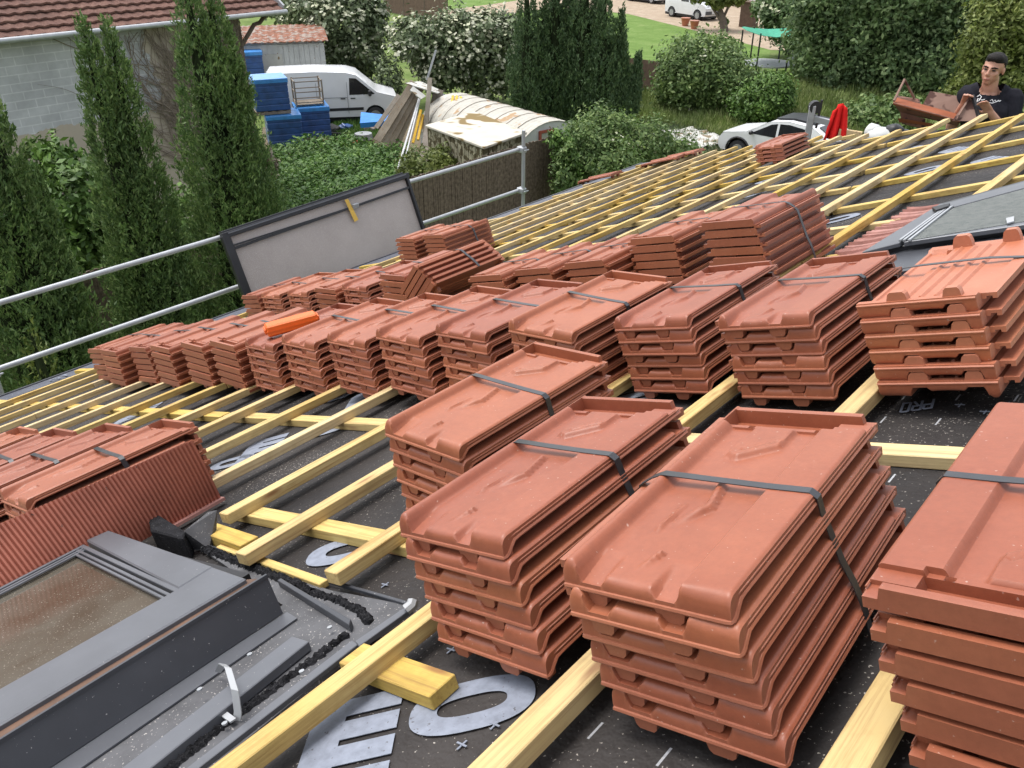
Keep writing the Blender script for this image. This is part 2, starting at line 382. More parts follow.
def tile_mesh(mat):
    W = TW
    xs = np.unique(np.round(np.concatenate([[-0.026, -0.0181, -0.0179, -0.0081, -0.0079, -0.0002, 0.0002], np.linspace(0.002, W-0.012, 82), np.linspace(W-0.0105, W, 7)]), 5))
    ys = np.unique(np.round(np.concatenate([np.linspace(0, 0.012, 9), np.linspace(0.0135, 0.072, 30), np.linspace(0.076, 0.138, 10), np.linspace(0.142, 0.255, 44), np.linspace(0.26, 0.286, 5), np.linspace(0.289, 0.402, 44),
                     [0.4055, 0.4062, 0.4087, 0.410, 0.4115, 0.4137, 0.4143, 0.422, 0.430, 0.4357, 0.4363, 0.442, 0.4467, 0.4473, 0.452, TL]]), 5))
    X, Y = np.meshgrid(xs, ys); nx, ny = len(xs), len(ys)
    Zt = tile_top(X, Y); Zb = tile_bot(X, Y, Zt)
    Yt = Y.copy(); Yt[(X < 0)] = np.maximum(Yt[X < 0], 0.028)      # the interlock starts a little behind the nose
    mb = MB()
    vt = np.stack([X, Yt, Zt], -1).reshape(-1, 3); vb = np.stack([X, Yt, Zb], -1).reshape(-1, 3)
    n = nx*ny; fs = []
    for j in range(ny-1):
        for i in range(nx-1):
            a = j*nx+i; fs.append((a, a+1, a+nx+1, a+nx)); fs.append((n+a, n+a+nx, n+a+nx+1, n+a+1))
    for i in range(nx-1):
        a = i; fs.append((n+a, n+a+1, a+1, a)); b = (ny-1)*nx+i; fs.append((b, b+1, n+b+1, n+b))
    for j in range(ny-1):
        a = j*nx; fs.append((a, a+nx, n+a+nx, n+a)); b = j*nx+nx-1; fs.append((n+b, n+b+nx, b+nx, b))
    mb.add(np.concatenate([vt, vb]).tolist(), fs)
    # moulded bead running round the right edge and across the front lip
    e = W+0.0002
    mb.tube([(e, TL-0.012, 0.0205), (e, 0.034, 0.0205), (e, 0.024, 0.0195), (e, 0.016, 0.0135), (e, 0.009, 0.0072), (e, 0.0035, 0.0054), (e-0.0015, 0.0004, 0.0048), (e-0.006, -0.0004, 0.0048), (W*.5, -0.0004, 0.0048), (0.001, -0.0004, 0.0048)], 0.0030, 6)
    mb.tube([(e, TL-0.012, 0.0262), (e, 0.028, 0.0262), (e-.0012, 0.020, 0.0250)], 0.0013, 5)
    # lugs under the nose and under the head
    for cx, w, dp in ((0.190*W, 0.034, .0165), (0.645*W, 0.040, .0165)):
        for y0, y1 in ((0.003, 0.020), (TL-0.041, TL-0.022)):
            prof = [(-0.5, 0.011), (-0.48, 0.0), (-0.40, -dp*.75), (-0.28, -dp), (0.28, -dp), (0.40, -dp*.75), (0.48, 0.0), (0.5, 0.011)]
            lo = [(cx+p*w, y0, q) for p, q in prof]; hi = [(cx+p*w, y1, q) for p, q in prof]
            mb.add(lo+hi, [tuple(range(8)), tuple(range(15, 7, -1))]+[(i, i+8, i+9, i+1) for i in range(7)])
    return mb.mesh('roof_tile', mat, smooth=34)
TILE = {'tile': tile_mesh(M['tile'])}
TILE['tile_orange'] = TILE['tile'].copy(); TILE['tile_orange'].materials[0] = M['tile_orange']

def strap_mesh(n, sv, key, kind):
    W = TW; m = n-1; y = 0.245 + 0.0035*m
    top = PT*m; xo = sv*m; r = random.Random(key); y += r.uniform(-.018, .018); sk = r.uniform(-.012, .012)
    xr, xl = (0.007, 0.032) if kind == 'front' else (0.032, 0.007)
    zt = top+{'front': 0.0378, 'back': 0.0378, 'flip': 0.0362}[kind]
    mb = MB(); P = []
    for k in range(0, n): P.append((W+xr+sv*k+(.004 if k in (1, 2) else 0), y+sk*.5+.004*k/n, 0.004+PT*k))
    if kind == 'front': P += [(W+xr-.001+xo, y+sk*.5, zt-0.010), (W-0.003+xo, y+sk*.5, zt-.0030), (W*.72+xo, y+sk*.25, zt-.0030), (W*.4+xo, y, zt-.0016), (0.012+xo, y-sk*.4, zt+.0006), (-0.004+xo, y-sk*.5, zt-.006), (-0.026+xo, y-sk*.5, top+.0185)]
    elif kind == 'back': P += [(W+.022+xo, y+sk*.5, top+.0185), (W+.004+xo, y, zt-.006), (W-.012+xo, y, zt+.0006), (W*.5+xo, y, zt-.0014), (W*.28+xo, y, zt-.0030), (.003+xo, y, zt-.0034), (-.005+xo, y, zt-.012)]
    else: P += [(W+.026+xo, y, top+.030), (W*.8+xo, y, zt), (W*.2+xo, y, zt-.0008), (.006+xo, y, zt-.002), (-.004+xo, y, zt-.010)]
    for k in range(n-1, -1, -1): P.append((-xl+sv*k, y-sk*.5, 0.006+PT*k))
    mb.ribbon(P, (0, 1, 0), 0.0130, 0.0013)
    return mb.mesh('strap', M['strap'], smooth=30)

BUNDLES = {}
def bundle(key, u, v, roll, sv, yaw, n, kind, label, mat='tile', dw=0.0, group='strapped bundles of roof tiles', strap=True, M4=None):
    """A strapped bundle of n roof tiles. u, v: front left lip of the lowest tile, in roof units; roll, yaw in degrees."""
    ph = R_(roll); wl = 0.045 + 0.304*math.sin(max(ph, 0)) + dw
    MM = M4 if M4 is not None else ROOF @ T(U(u, v, wl)) @ Rz(-R_(yaw)) @ Ry(ph)
    e = empty('tile_bundle', MM, label, 'roof tiles', group)
    r = random.Random(key)
    for k in range(n):
        o = bpy.data.objects.new('roof_tile', TILE[mat]); COL.objects.link(o); o.parent = e
        q_ = 2.0 if r.random() < .22 else 1.0; jx, jy, ja = r.uniform(-.0012, .0012)*q_, r.uniform(-.003, .003)*q_, R_(r.uniform(-.35, .35)*q_)
        base = T(sv*HP*k+jx, 0.0035*k+jy, PT*k) @ Rz(ja)
        if kind == 'back': base = base @ T(TW, TL, 0) @ Rz(math.pi)
        if kind == 'flip': base = base @ T(TW, 0, 0.0345) @ Ry(math.pi)
        o.matrix_local = base
    if strap:
        s = link('strap', strap_mesh(n, sv*HP, key, kind), e)
    BUNDLES[key] = (e, MM, n, sv*HP)
    return e

B = 'middle row of bundles'
bundle('A1', 1.260, -1.950, 11.0, -.011, 0.9, 6, 'front', 'smaller foreground tile bundle tipping to the right, behind the other two', dw=-.02)
bundle('A2', 0.862, -1.363, 1.5, -.013, -0.7, 6, 'front', 'middle foreground tile bundle, standing beside the big printed letter O', dw=.008)
bundle('A3', 0.836, -0.892, 2.8, -.012, -3.2, 6, 'front', 'largest foreground tile bundle, its dark strap hanging slack down the right side', dw=-.004)
bundle('A4', 0.915, -0.430, 2.0, -.010, 0, 6, 'back', 'tile bundle cut off by the bottom right corner, heads of the tiles towards the viewer')
Lf = 'seen end on along the gutter side'
rowB = [
 ('s1', 2.290, -7.250, 1.5, -.013, 0, 'back', 'lowest strapped tile bundle of the middle row, nearest the gutter'),
 ('s2', 2.187, -6.700, 4.5, -.011, 1, 'back', 'tile bundle second from the gutter in the middle row'),
 ('s3', 2.250, -6.300, 3.0, -.010, 0, 'back', 'tile bundle third from the gutter in the middle row'),
 ('s4', 2.183, -5.760, 7.0, -.011, 1.4, 'back', 'tile bundle fourth from the gutter in the middle row'),
 ('s5', 2.187, -5.280, 8.2, -.011, 1.5, 'back', 'tile bundle fifth from the gutter in the middle row'),
 ('s6', 2.164, -4.830, 9.0, -.011, 1.6, 'back', 'tile bundle just left of the one under the orange plastic block'),
 ('s7', 2.170, -4.419, 7.0, -.008, 2.3, 'front', 'tile bundle under the orange plastic block'),
 ('s8', 2.158, -3.986, 8.5, -.011, 1.6, 'front', 'tile bundle just right of the orange plastic block'),
 ('s9', 2.152, -3.542, 8.4, -.010, 1.7, 'front', 'tile bundle second to the right of the orange plastic block'),
 ('s10', 2.148, -3.117, 9.1, -.014, 2.1, 'front', 'tile bundle third to the right of the orange plastic block'),
 ('s11', 2.180, -2.752, 8.1, -.010, 2.4, 'front', 'tile bundle of the middle row directly behind the smaller tipping foreground bundle'),
 ('s12', 2.123, -2.254, 11.0, -.011, 0.8, 'front', 'tipped tile bundle left of the two square-on bundles of the middle row'),
 ('s13', 2.252, -1.831, 0.5, -.009, 0.2, 'front', 'left of the two square-on tile bundles of the middle row, lip chipped white'),
 ('s14', 2.219, -1.387, -0.6, -.008, 1.6, 'front', 'right of the two square-on tile bundles, standing beside the orange upside-down bundle'),
]
for k, u, v, ro, sv, ya, kd, lb in rowB: bundle(k, u, v, ro, sv, ya, 6, kd, lb)
bundle('s15', 2.219, -0.951, -1.0, -.007, -0.6, 6, 'flip', 'orange bundle of tiles stacked upside down, ribbed undersides showing', 'tile_orange', dw=.012)
rowC = [
 ('c1', 3.90, -7.60, 3.0, -.012, 0, 'back', 5, 'lowest tile bundle of the back row, at the foot of the leaning window'),
 ('c2', 3.793, -7.03, 6.0, -.012, .6, 'front', 5, 'tile bundle second from the gutter in the back row'),
 ('c3', 3.751, -6.51, 5.3, -.012, .6, 'front', 5, 'tile bundle third from the gutter in the back row'),
 ('c4', 3.66, -5.95, 7.2, -.011, 1.3, 'back', 5, 'tile bundle fourth from the gutter in the back row'),
 ('c5', 3.652, -5.53, 7.4, -.012, .7, 'front', 5, 'tile bundle fifth from the gutter in the back row'),
 ('c6', 3.58, -4.960, 7.4, -.010, 2.5, 'back', 6, 'back row tile bundle with a broad strap, left of the toppled bundle'),
 ('c8', 3.475, -3.885, 1.7, -.012, 1.2, 'back', 5, 'back row tile bundle that the toppled bundle leans against'),
 ('c9', 3.524, -3.530, 0.8, -.012, 2.4, 'back', 5, 'back row tile bundle second to the right of the toppled one'),
 ('c10', 3.538, -3.149, 1.0, -.012, 1.5, 'back', 5, 'back row tile bundle third to the right of the toppled one'),
 ('c11', 3.718, -2.828, 2.1, -.006, 1.9, 'back', 6, 'second tile bundle from the upslope end of the back row'),
 ('c12', 3.591, -2.262, 3.0, -.011, 1.5, 'back', 7, 'tallest tile bundle of the back row, a strap down its side'),
 ('d1', 5.60, -7.26, 6.5, -.006, .9, 'back', 6, 'left one of two tile bundles by the right end of the leaning window'),
 ('d2', 5.469, -6.62, 5.5, -.011, .8, 'back', 6, 'right one of two tile bundles by the right end of the leaning window'),
]
for k, u, v, ro, sv, ya, kd, n, lb in rowC: bundle(k, u, v, ro, sv, ya, n, kd, lb)
# the toppled bundle leans over on its side against its neighbour
bundle('c7', 0, 0, 0, -.012, 0, 5, 'back', 'toppled tile bundle lying tilted on its edge between two upright ones',
       M4=ROOF @ T(U(3.50, -4.50, 0.075)) @ Rz(-R_(2)) @ Ry(R_(-33)))
bundle('f1', 8.62, -4.62, 6.0, -.007, 0, 4, 'front', 'small lone tile bundle far off on the bare battens', strap=False)
# bundles by the near roof window
for k, u, v, n, lb in (('L1', 0.610, -3.470, 6, 'tile bundle pressed against the tall ribbed apron of the near roof window'),
                       ('L2', 0.520, -3.890, 6, 'tile bundle second behind the ribbed apron of the near roof window'),
                       ('L3', 0.430, -4.300, 6, 'tile bundle third behind the ribbed apron of the near roof window'),
                       ('L4', 0.400, -4.760, 6, 'tile bundle beside the near window cut off by the left picture edge')):
    bundle(k, u, v, 1.0, -.010, 0, n, 'front', lb, dw=-.018)
# loose tiles already laid along the gutter
def loose(u, v, w, yaw, label, roll=0):
    o = bpy.data.objects.new('roof_tile', TILE['tile']); COL.objects.link(o)
    o.matrix_world = ROOF @ T(U(u, v, w)) @ Rz(-R_(yaw)) @ Ry(R_(roll))
    tag(o, label, 'roof tile', 'loose tiles along the gutter')
for px, py, lb in ((600, 178, 'loose tile laid on the eave nearest the guard rail post'), (664, 161, 'lower loose tile of the far pair laid by the gutter'), (681, 156, 'upper loose tile of the far pair laid by the gutter')):
    q = rp(px, py, .10)/HP; loose(q.y+.15, q.x-.33, 0.085, 90, lb)
# orange block on top of its bundle
e, MM, n, sv = BUNDLES['s7']
mb = MB(); Lb, Wb, Hb = 0.20, 0.075, 0.045
mb.box((0, 0, Hb/2), (Lb, Wb, Hb)); mb.box((0, 0, Hb*0.5), (Lb+.006, Wb+.006, Hb*0.16)); mb.box((-Lb/2-0.004, 0, Hb/2), (.008, Wb*0.7, Hb*0.6)); mb.box((Lb/2+.004, 0, Hb/2), (.008, Wb*0.7, Hb*0.6))
ob = mb.build('plastic_block', M['orange'], bevel=0.006)
ob.matrix_world = MM @ T(sv*5+TW*0.60, 0.17, PT*5+0.0375) @ Rz(R_(66))
tag(ob, 'bright orange plastic block lying on top of a tile bundle', 'block')
# ------------------------------------------------------------------ the house under the roof: membrane, battens, windows
house = empty('house', T(-1.0, 3.0, 0), 'house whose bare roof with dark membrane and yellow battens fills the foreground', 'house')
HI = house.matrix_world.inverted() @ ROOF
def rchild(mb, name, mat, parent=None, **kw):            # child of the house, built in the roof frame
    return mb.build(name, mat, parent or house, HI if parent is None else Matrix.Identity(4), **kw)
def uend(v): return .927*(9.25 + (-2.26-v/.927)*0.62)                # the far edge of the roof runs askew
VE, VR = -9.12, 1.6
mb = MB(); mb.slab([U(-3, VE), U(uend(VE), VE), U(uend(VR), VR), U(-3, VR)], (0, 0, 1), 0.09)
und = rchild(mb, 'membrane', M['membrane'])
# walls under it
mw = MB(); x0, x1 = -5.45, 0.9
zt = lambda x: ROOF_O.z + (x-ROOF_O.x)*math.tan(SLOPE) - 0.16
pol = [(x0, 0), (x1, 0), (x1, zt(x1)), (x0, zt(x0))]
ya, yb = -1.9, 5.9
mw.add([(x, ya, z) for x, z in pol]+[(x, yb, z) for x, z in pol], [(0, 1, 2, 3), (7, 6, 5, 4), (0, 4, 5, 1), (1, 5, 6, 2), (2, 6, 7, 3), (3, 7, 4, 0)])
M['render'] = plain('pale_render', (0.45, 0.42, 0.37), 0.85, 0, 0.1, 3)
mw.build('wall', M['render'], house, house.matrix_world.inverted())
# eave gutter / edge flashing
mb = MB()
mb.beam(U(-3, VE-.07, -.055), U(uend(VE), VE-.07, -.055), 0.10, 0.06, Vector((0, 0, 1)))
mb.beam(U(-3, VE-.02, .008), U(uend(VE), VE-.02, .008), 0.05, 0.012, Vector((0, 0, 1)))
rchild(mb, 'gutter', M['flash'])
mb = MB(); mb.slab([U(-3, VE, .006), U(uend(VE), VE, .006), U(uend(VE)-.2, VE+.42, .006), U(-3, VE+.42, .006)], (0, 0, 1), .002); rchild(mb, 'eave_strip', M['eave'])
# counter battens (up the slope) and battens (along the eaves)
CH, BH = 0.024, 0.027
def counter(pts, w=0.045, h=CH, z0=0.001):
    for a, b in zip(pts[:-1], pts[1:]):
        a = (a[0]*.965, a[1]*.965); b = (b[0]*.965, b[1]*.965)
        m = MB(); m.beam(U(a[0], a[1])+Vector((0, 0, z0+h/2)), U(b[0], b[1])+Vector((0, 0, z0+h/2)), w, h); rchild(m, 'counter_batten', M['wood_x'], bevel=0.0015)
counter([(1.915, -9.1), (1.955, -4.46)]); counter([(1.965, -4.44), (2.010, -1.56)]); counter([(2.012, -1.54), (2.030, 1.2)])
counter([(1.205, -2.95), (1.238, -1.75)])
counter([(1.20, -9.1), (1.19, -4.9)])
for u in (2.72, 3.45, 4.18, 4.90): counter([(u, -9.1), (u+.02, -5.2)]); counter([(u+.022, -5.18), (u+.06, -1.75)])
for i, u in enumerate((5.60, 6.42, 7.20, 8.00, 8.80)):
    v0 = -2.52-.5*i*0.4; vt = -1.35 if i < 3 else -1.0
    counter([(u-.03, -9.1), (u-.01, -6.2)]); counter([(u-.01, -6.18), (u, v0-.02)]); counter([(u, v0), (u+.2*(vt-v0)/1.08, vt)])
for u in (9.55, 10.35, 11.15, 11.95, 12.7): counter([(u, -9.1), (u, min(-2.9, -2.26-(u-9.25)/.62)-.22)])
rows = [(-0.575, -.8, 9.0, 0), (-1.10, .56, 9.0, 0), (-1.61, -.5, 8.95, 0), (-2.085, 1.02, 9.2, 1), (-2.555, 0.985, 9.6, 1), (-2.985, 1.15, 9.9, 1), (-3.455, .62, 10.0, 1), (-3.93, .5, 10.2, 1)]
v = -4.41
while v > -8.75*1.04: rows.append((v, -2.0, uend(v*.927)+.1, 1)); v -= 0.478
rr = random.Random(5)
for v, ua, ub, drift in rows:
    v *= .927; ua *= .927; ub = ub*.927 if v > -4 else ub
    k = 0.020*min(1, max(0, (v+9.2)/6.5))*drift
    cuts = [ua]; c = ua + rr.uniform(2.6, 4.6)
    while c < ub-1.5: cuts.append(c); c += rr.uniform(3.5, 5.2)
    cuts.append(ub + rr.uniform(-.12, .12))
    for a, b in zip(cuts[:-1], cuts[1:]):
        m = MB(); vv = lambda u: v - k*max(0, u-1.0)
        wd = 0.040+rr.uniform(-.002, .003)
        m.beam(U(a+.002, vv(a)+.029)+Vector((0, 0, CH+.001+BH/2)), U(b-.002, vv(b)+.029+rr.uniform(-.01, .01))+Vector((0, 0, CH+.001+BH/2)), wd, BH)
        rchild(m, 'batten', M['wood'], bevel=0.0015)
# the battens right of the far roof window sit one row higher
for v, ua, ub in ((-1.72, 5.25, 9.0),):
    pass
# membrane print: the letters E and O run slantwise
def letter(ch, u, v, s=0.24, ang=43):
    """a printed letter centred at u, v (roof units)"""
    ca, sa = math.cos(R_(ang)), math.sin(R_(ang))
    def P(a, b): a -= .5; b -= .5; return Vector(((v + (a*ca - b*sa)*s)*HP, (u + (a*sa + b*ca)*s)*HP, 0.0035))
    mb = MB()
    if ch == 'E':
        mb.slab([P(*q) for q in ((.15, 0), (.85, 0), (.85, .20), (.42, .20), (.42, .265), (.85, .265), (.85, .47), (.42, .47), (.42, .535), (.85, .535), (.85, .74), (.42, .74), (.42, .80), (.85, .80), (.85, 1), (.36, 1), (.24, .93), (.15, .78))], (0, 0, 1), .001)
    else:
        n = 48
        for k in range(n):
            a = 2*math.pi*k/n; c, q = math.cos(a), math.sin(a)
            sq = lambda t: math.copysign(abs(t)**.8, t)
            for rx, ry in ((.52, .31), (.29, .115)): mb.v.append(tuple(P(.5+rx*sq(c), .5+ry*sq(q))))
        for k in range(n):
            a = 2*k; b = 2*((k+1) % n); mb.f.append((a, b, b+1, a+1))
    return rchild(mb, 'printed_letter', M['print'])
LET = [('E', (349, 741), .27), ('O', (472, 704), .245), ('E', (263, 447), .26), ('O', (322, 430), .26), ('O', (350, 548), .26), ('O', (330, 398), .24), ('E', (365, 398), .24), ('O', (232, 462), .2),
       ('E', (150, 405), .28), ('O', (185, 400), .28), ('E', (130, 418), .26), ('E', (622, 402), .30), ('O', (838, 219), .26), ('O', (925, 170), .28), ('E', (955, 150), .28), ('O', (905, 150), .3), ('O', (750, 195), .3), ('E', (700, 190), .3),
       ('E', (990, 160), .28), ('O', (815, 180), .3), ('E', (690, 160), .3), ('O', (770, 180), .28)]
for ch, q, s in LET:
    q = rp(*q, 0.005)/HP; letter(ch, q.y, q.x, s)
# small crosses and the upside-down printed word near the overlap
mb = MB()
for px, py in ((451, 650), (495, 725), (462, 745), (385, 585), (350, 620), (345, 612), (960, 405), (985, 412), (1008, 404)):
    p = rp(px, py, .004)
    for d in (Vector((1, 0, 0)), Vector((0, 1, 0))): mb.beam(p-d*.009+Vector((0, 0, .001*d.x)), p+d*.009+Vector((0, 0, .001*d.x)), .0028, .001)
rchild(mb, 'printed_crosses', M['print'])
def strokes(word):                                     # plain stroke letters
    G = {'P': [[(0, 0), (0, 1), (.6, 1), (.6, .5), (0, .5)]], 'R': [[(0, 0), (0, 1), (.6, 1), (.6, .5), (0, .5)], [(.25, .5), (.62, 0)]], 'O': [[(.05, 0), (.05, 1), (.6, 1), (.6, 0), (.05, 0)]],
         '5': [[(.6, 1), (0, 1), (0, .55), (.6, .55), (.6, 0), (0, 0)]], '1': [[(.1, .8), (.3, 1), (.3, 0)]]}
    return [G[c] for c in word]
def word(text, origin, dx, dy, th=.006):
    mb = MB()
    for i, gl in enumerate(strokes(text)):
        for si, st in enumerate(gl):
            for k, (a, b) in enumerate(zip(st[:-1], st[1:])):
                f = lambda p: origin + dx*(p[0]+i*.85) + dy*p[1] + Vector((0, 0, .0006*((k+si) % 3)))
                mb.beam(f(a), f(b), th, .001)
    return rchild(mb, 'printed_word', M['print'])
p = rp(934, 399, .006); q = rp(900, 404, .006); k = rp(931, 409, .006); word('PRO', p, (q-p)/2.6, (k-p)*.9, .0045)
p = rp(52, 381, .02); word('51', p, Vector((0.0, .085, .0)), Vector((-.11, 0.02, 0)), .012)
# offcuts lying loose on the membrane
def offcut(a, b, w, h, z, label, mat='wood_x'):
    m = MB(); a, b = Vector(a), Vector(b); d = b-a; L = d.length
    m.box((0, 0, h/2), (L, w, h)) if mat == 'wood_x' else m.box((0, 0, h/2), (w, L, h))
    o = m.build('wood_offcut', M[mat], bevel=0.0015)
    ang = math.atan2(d.y, d.x) if mat == 'wood_x' else math.atan2(-d.x, d.y)
    o.matrix_world = ROOF @ T(((a+b)/2).x, ((a+b)/2).y, z) @ Rz(ang)
    tag(o, label, 'wood offcut')
a, b = rp(352, 654, .035), rp(443, 687, .035); offcut((a.x, a.y, 0), (b.x, b.y, 0), .052, .0235, .0042, 'short yellow wood block poking out from under the nearest batten, beside the printed letter O')
a, b = rp(211, 532, .03), rp(251, 546, .03); offcut((a.x, a.y, 0), (b.x, b.y, 0), .045, .030, .0035, 'short pale wood offcut beside the black foam corner of the near roof window')
a, b = rp(222, 550, .005), rp(326, 588, .005); offcut((a.x, a.y, 0), (b.x, b.y, 0), .02, .014, .0035, 'thin yellow wood strip along the flashing of the near roof window')

# ---- near roof window (bottom left)
win = MB()
def poly(pts, w): return [rp(x, y, w) for x, y in pts]
def ext(mb, pts, w, th): return mb.slab(poly(pts, w), (0, 0, 1), th*HP)
NW = (0, 0, 1)
# frame box below everything
win.slab([U(-1.3, -3.0, .085), U(.80, -3.0, .085), U(.845, -2.15, .085), U(-1.3, -2.10, .085)], NW, .08*HP)
sky1 = win.build('roof_window', M['darkframe'], house, HI)
tag(sky1, 'near roof window with dusty brown pane and tall ribbed apron')
I4 = Matrix.Identity(4)
g = MB(); g.slab([U(-1.2, -3.02, .105), U(.735, -3.16, .105), U(.672, -2.235, .105), U(-1.2, -2.19, .105)], NW, .012); g.build('pane', M['glass_brown'], sky1, I4)
g = MB(); dr = rp(172, 592, .116)-rp(82, 549, .116); a = rp(82, 549, .116)-dr*.02; b = a+dr*1.06; sd = Vector((dr.y, -dr.x, 0)).normalized()
if sd.y > 0: sd = -sd
for off, w, hh in ((-.004, .010, .012), (.010, .007, .008), (.020, .006, .005)): g.beam(a+sd*off, b+sd*off, w, hh)
d = rp(0, 592, .116)-rp(83, 549, .116); a2 = rp(83, 549, .116)
for off, w, hh in ((-.006, .010, .012), (.008, .007, .008), (.018, .006, .005)):
    o_ = Vector((1, 0, 0))*off; g.beam(a2+o_+Vector((0, 0, .0005)), a2+o_+d*2.4+Vector((0, 0, .0005)), w, hh)
g.build('glazing_bead', M['flash_lt'], sky1, I4, bevel=.001)
g = MB(); ext(g, [(86, 540), (109, 530), (213, 566), (178, 588)], .128, .05); g.build('side_cover', M['flash_lt'], sky1, I4, bevel=.003)
g = MB(); ext(g, [(213, 566.5), (246, 578), (-60, 760), (-60, 722), (177, 589)], .130, .05)
g.build('top_cover', M['flash_lt'], sky1, I4, bevel=.003)
g = MB(); ext(g, [(247, 579.5), (264.5, 578), (-60, 779.5), (-60, 761.5)], .116, .07); g.build('frame_core', M['rust_slot'], sky1, I4)
# upstand: dark sloping sheet
ua, ub_ = rp(267, 576, .125), rp(-70, 785, .125); la = rp(283, 613, .022); lb_ = la+(ub_-ua)
g = MB(); g.slab([ua, ub_, lb_, la], (1, 0, 1), .003)
g.beam(ua+Vector((0, 0, .001)), ub_+Vector((0, 0, .001)), .006, .006)
g.build('upstand', M['flash'], sky1, I4)
# back gutter floor
g = MB(); ext(g, [(200, 548), (330, 590), (412, 606), (395, 618), (160, 810), (-60, 850), (-60, 800), (283, 605)], .014, .010); g.build('back_gutter', M['flash_dusty'], sky1, I4)
g = MB(); ext(g, [(287, 612), (297, 618), (20, 810), (-20, 810)], .020, .004); g.build('gutter_fold', M['flash_lt'], sky1, I4)
# raised profile bar and outer hem
g = MB(); ext(g, [(292, 636), (309, 641), (120, 792), (80, 800)], .040, .024); g.build('profile_bar', M['flash_lt'], sky1, I4, bevel=.0015)
g = MB(); ext(g, [(352, 640), (358, 644), (170, 790), (158, 790)], .026, .012); ext(g, [(355, 641), (405, 607), (412, 608), (359, 646)], .030, .014)
g.build('outer_hem', M['flash_lt'], sky1, I4, bevel=.001)
g = MB(); g.tube([rp(406, 610, .035), rp(412, 605, .04), rp(413, 601, .045)], .010, 8); g.build('corner_clip', M['white_strip'], sky1, I4, smooth=40)
g = MB(); ext(g, [(277, 580), (281, 578), (351, 619), (349, 625)], .036, .022); ext(g, [(208, 545.5), (211, 545), (408, 601), (406, 603.5)], .022, .012); g.build('side_channel', M['flash'], sky1, I4, bevel=.001)
# foam strips, ragged
def foam(pix, w0, rad, name='foam_strip', seed=1):
    """ragged strip of crumbling black foam lying on the sheet"""
    r = random.Random(seed); ctr = []
    P = [rp(x, y, w0) for x, y in pix]
    for a, b in zip(P[:-1], P[1:]):
        k = max(2, int((b-a).length/.004)); ctr += [a.lerp(b, i/k) for i in range(k)]
    ctr.append(P[-1]); m = MB(); n = 7; wob = 0
    for i, q in enumerate(ctr):
        d = (ctr[min(i+1, len(ctr)-1)]-ctr[max(i-1, 0)]).normalized(); s = d.cross(Vector((0, 0, 1))).normalized()
        wob = wob*.8+r.uniform(-.25, .25); wl, wr = rad*(1.1+wob+r.uniform(-.35, .35)), rad*(1.1-wob*.5+r.uniform(-.35, .35))
        for j in range(n):
            t = j/(n-1)*2-1; hgt = (0 if j in (0, n-1) else rad*r.uniform(.25, 1.15)); pos = q+s*(t*(wr if t > 0 else wl)); m.v.append((pos.x+r.uniform(-.001, .001), pos.y+r.uniform(-.001, .001), q.z+hgt-.003))
    for i in range(len(ctr)-1):
        for j in range(n-1): a = i*n+j; m.f.append((a, a+1, a+n+1, a+n))
    return m.build(name, M['foam'], sky1, I4)
foam([(203, 548), (250, 566), (300, 585), (312, 592)], .018, .0095, seed=2); foam([(312, 592), (340, 600), (362, 612), (369, 622), (358, 608)], .018, .008, seed=3)
foam([(348, 634), (300, 668), (220, 727), (160, 775)], .018, .008, seed=4)
# pale plastic strip arching over the gutter
s = [rp(218, 672, .035), rp(222, 664, .08), rp(228, 668, .10), rp(235, 690, .085), rp(238, 712, .04), rp(237, 720, .018)]
mb = MB(); mb.ribbon(s, (1, .2, 0), .017, .0016); mb.build('plastic_strip', M['white_strip'], sky1, I4, smooth=50)
mb = MB(); ext(mb, [(216, 712), (222, 708), (236, 718), (230, 722)], .03, .004); mb.build('strip_tail', M['white_strip'], sky1, I4)
for x_, y_ in ((250, 655), (200, 690), (302, 672), (225, 724), (330, 628)):
    q = rp(x_, y_, .030 if x_ != 200 and x_ != 250 else .045); mb = MB(); mb.tube([q, q+Vector((0, 0, .0025))], .0045, 10); mb.build('screw', M['rail'], sky1, I4)
# black foam corner block and sheet
mb = MB(); ext(mb, [(147, 511), (160, 515), (186, 531), (182, 538), (150, 530)], .085, .085); mb.build('foam_corner', M['foam'], sky1, I4, bevel=.004)
mb = MB(); mb.slab([rp(184, 531, .095), rp(208, 512, .115), rp(217, 510, .11), rp(216, 536, .03), rp(209, 549, .012), rp(184, 549, .015)], (-.3, .3, 1), .003); mb.build('corner_sheet', M['flash_dusty'], sky1, I4)
# pleated apron standing up against the tile bundle
def pleats(p00, p01, p10, p11, n, amp, name, mat, parent):
    """p00-p01 lower edge, p10-p11 upper edge"""
    m = MB(); N = n*4
    for i in range(N+1):
        t = i/N; a = p00.lerp(p01, t); b = p10.lerp(p11, t)
        nn = (p01-p00).cross(p10-p00).normalized(); off = nn*amp*(1 if (i % 4) in (1, 2) else -1)*(1 if amp < .005 else .5+.5*math.sin(i*1.7)*math.sin(i*.61))
        for j in range(9):
            q = a.lerp(b, j/8); bow = math.sin(math.pi*j/8)*.004
            m.v.append(tuple(q+off+nn*bow))
    for i in range(N):
        for j in range(8):
            k = i*9+j; m.f.append((k, k+9, k+10, k+1))
    o = m.build(name, mat, parent, I4); s = o.modifiers.new('thick', 'SOLIDIFY'); s.thickness = .0015; return o
t1, t0 = rp(193, 440, .285), rp(0, 524, .285); b1, b0 = rp(221, 497, .03), rp(144, 540, .03)
dirT = t0-t1; tl = t1+dirT*1.55; dirB = b0-b1; bl = b1+dirB*(dirT.length*1.55/dirB.length)
pleats(bl, b1, tl, t1, 68, .0032, 'pleated_apron', M['apron'], sky1)
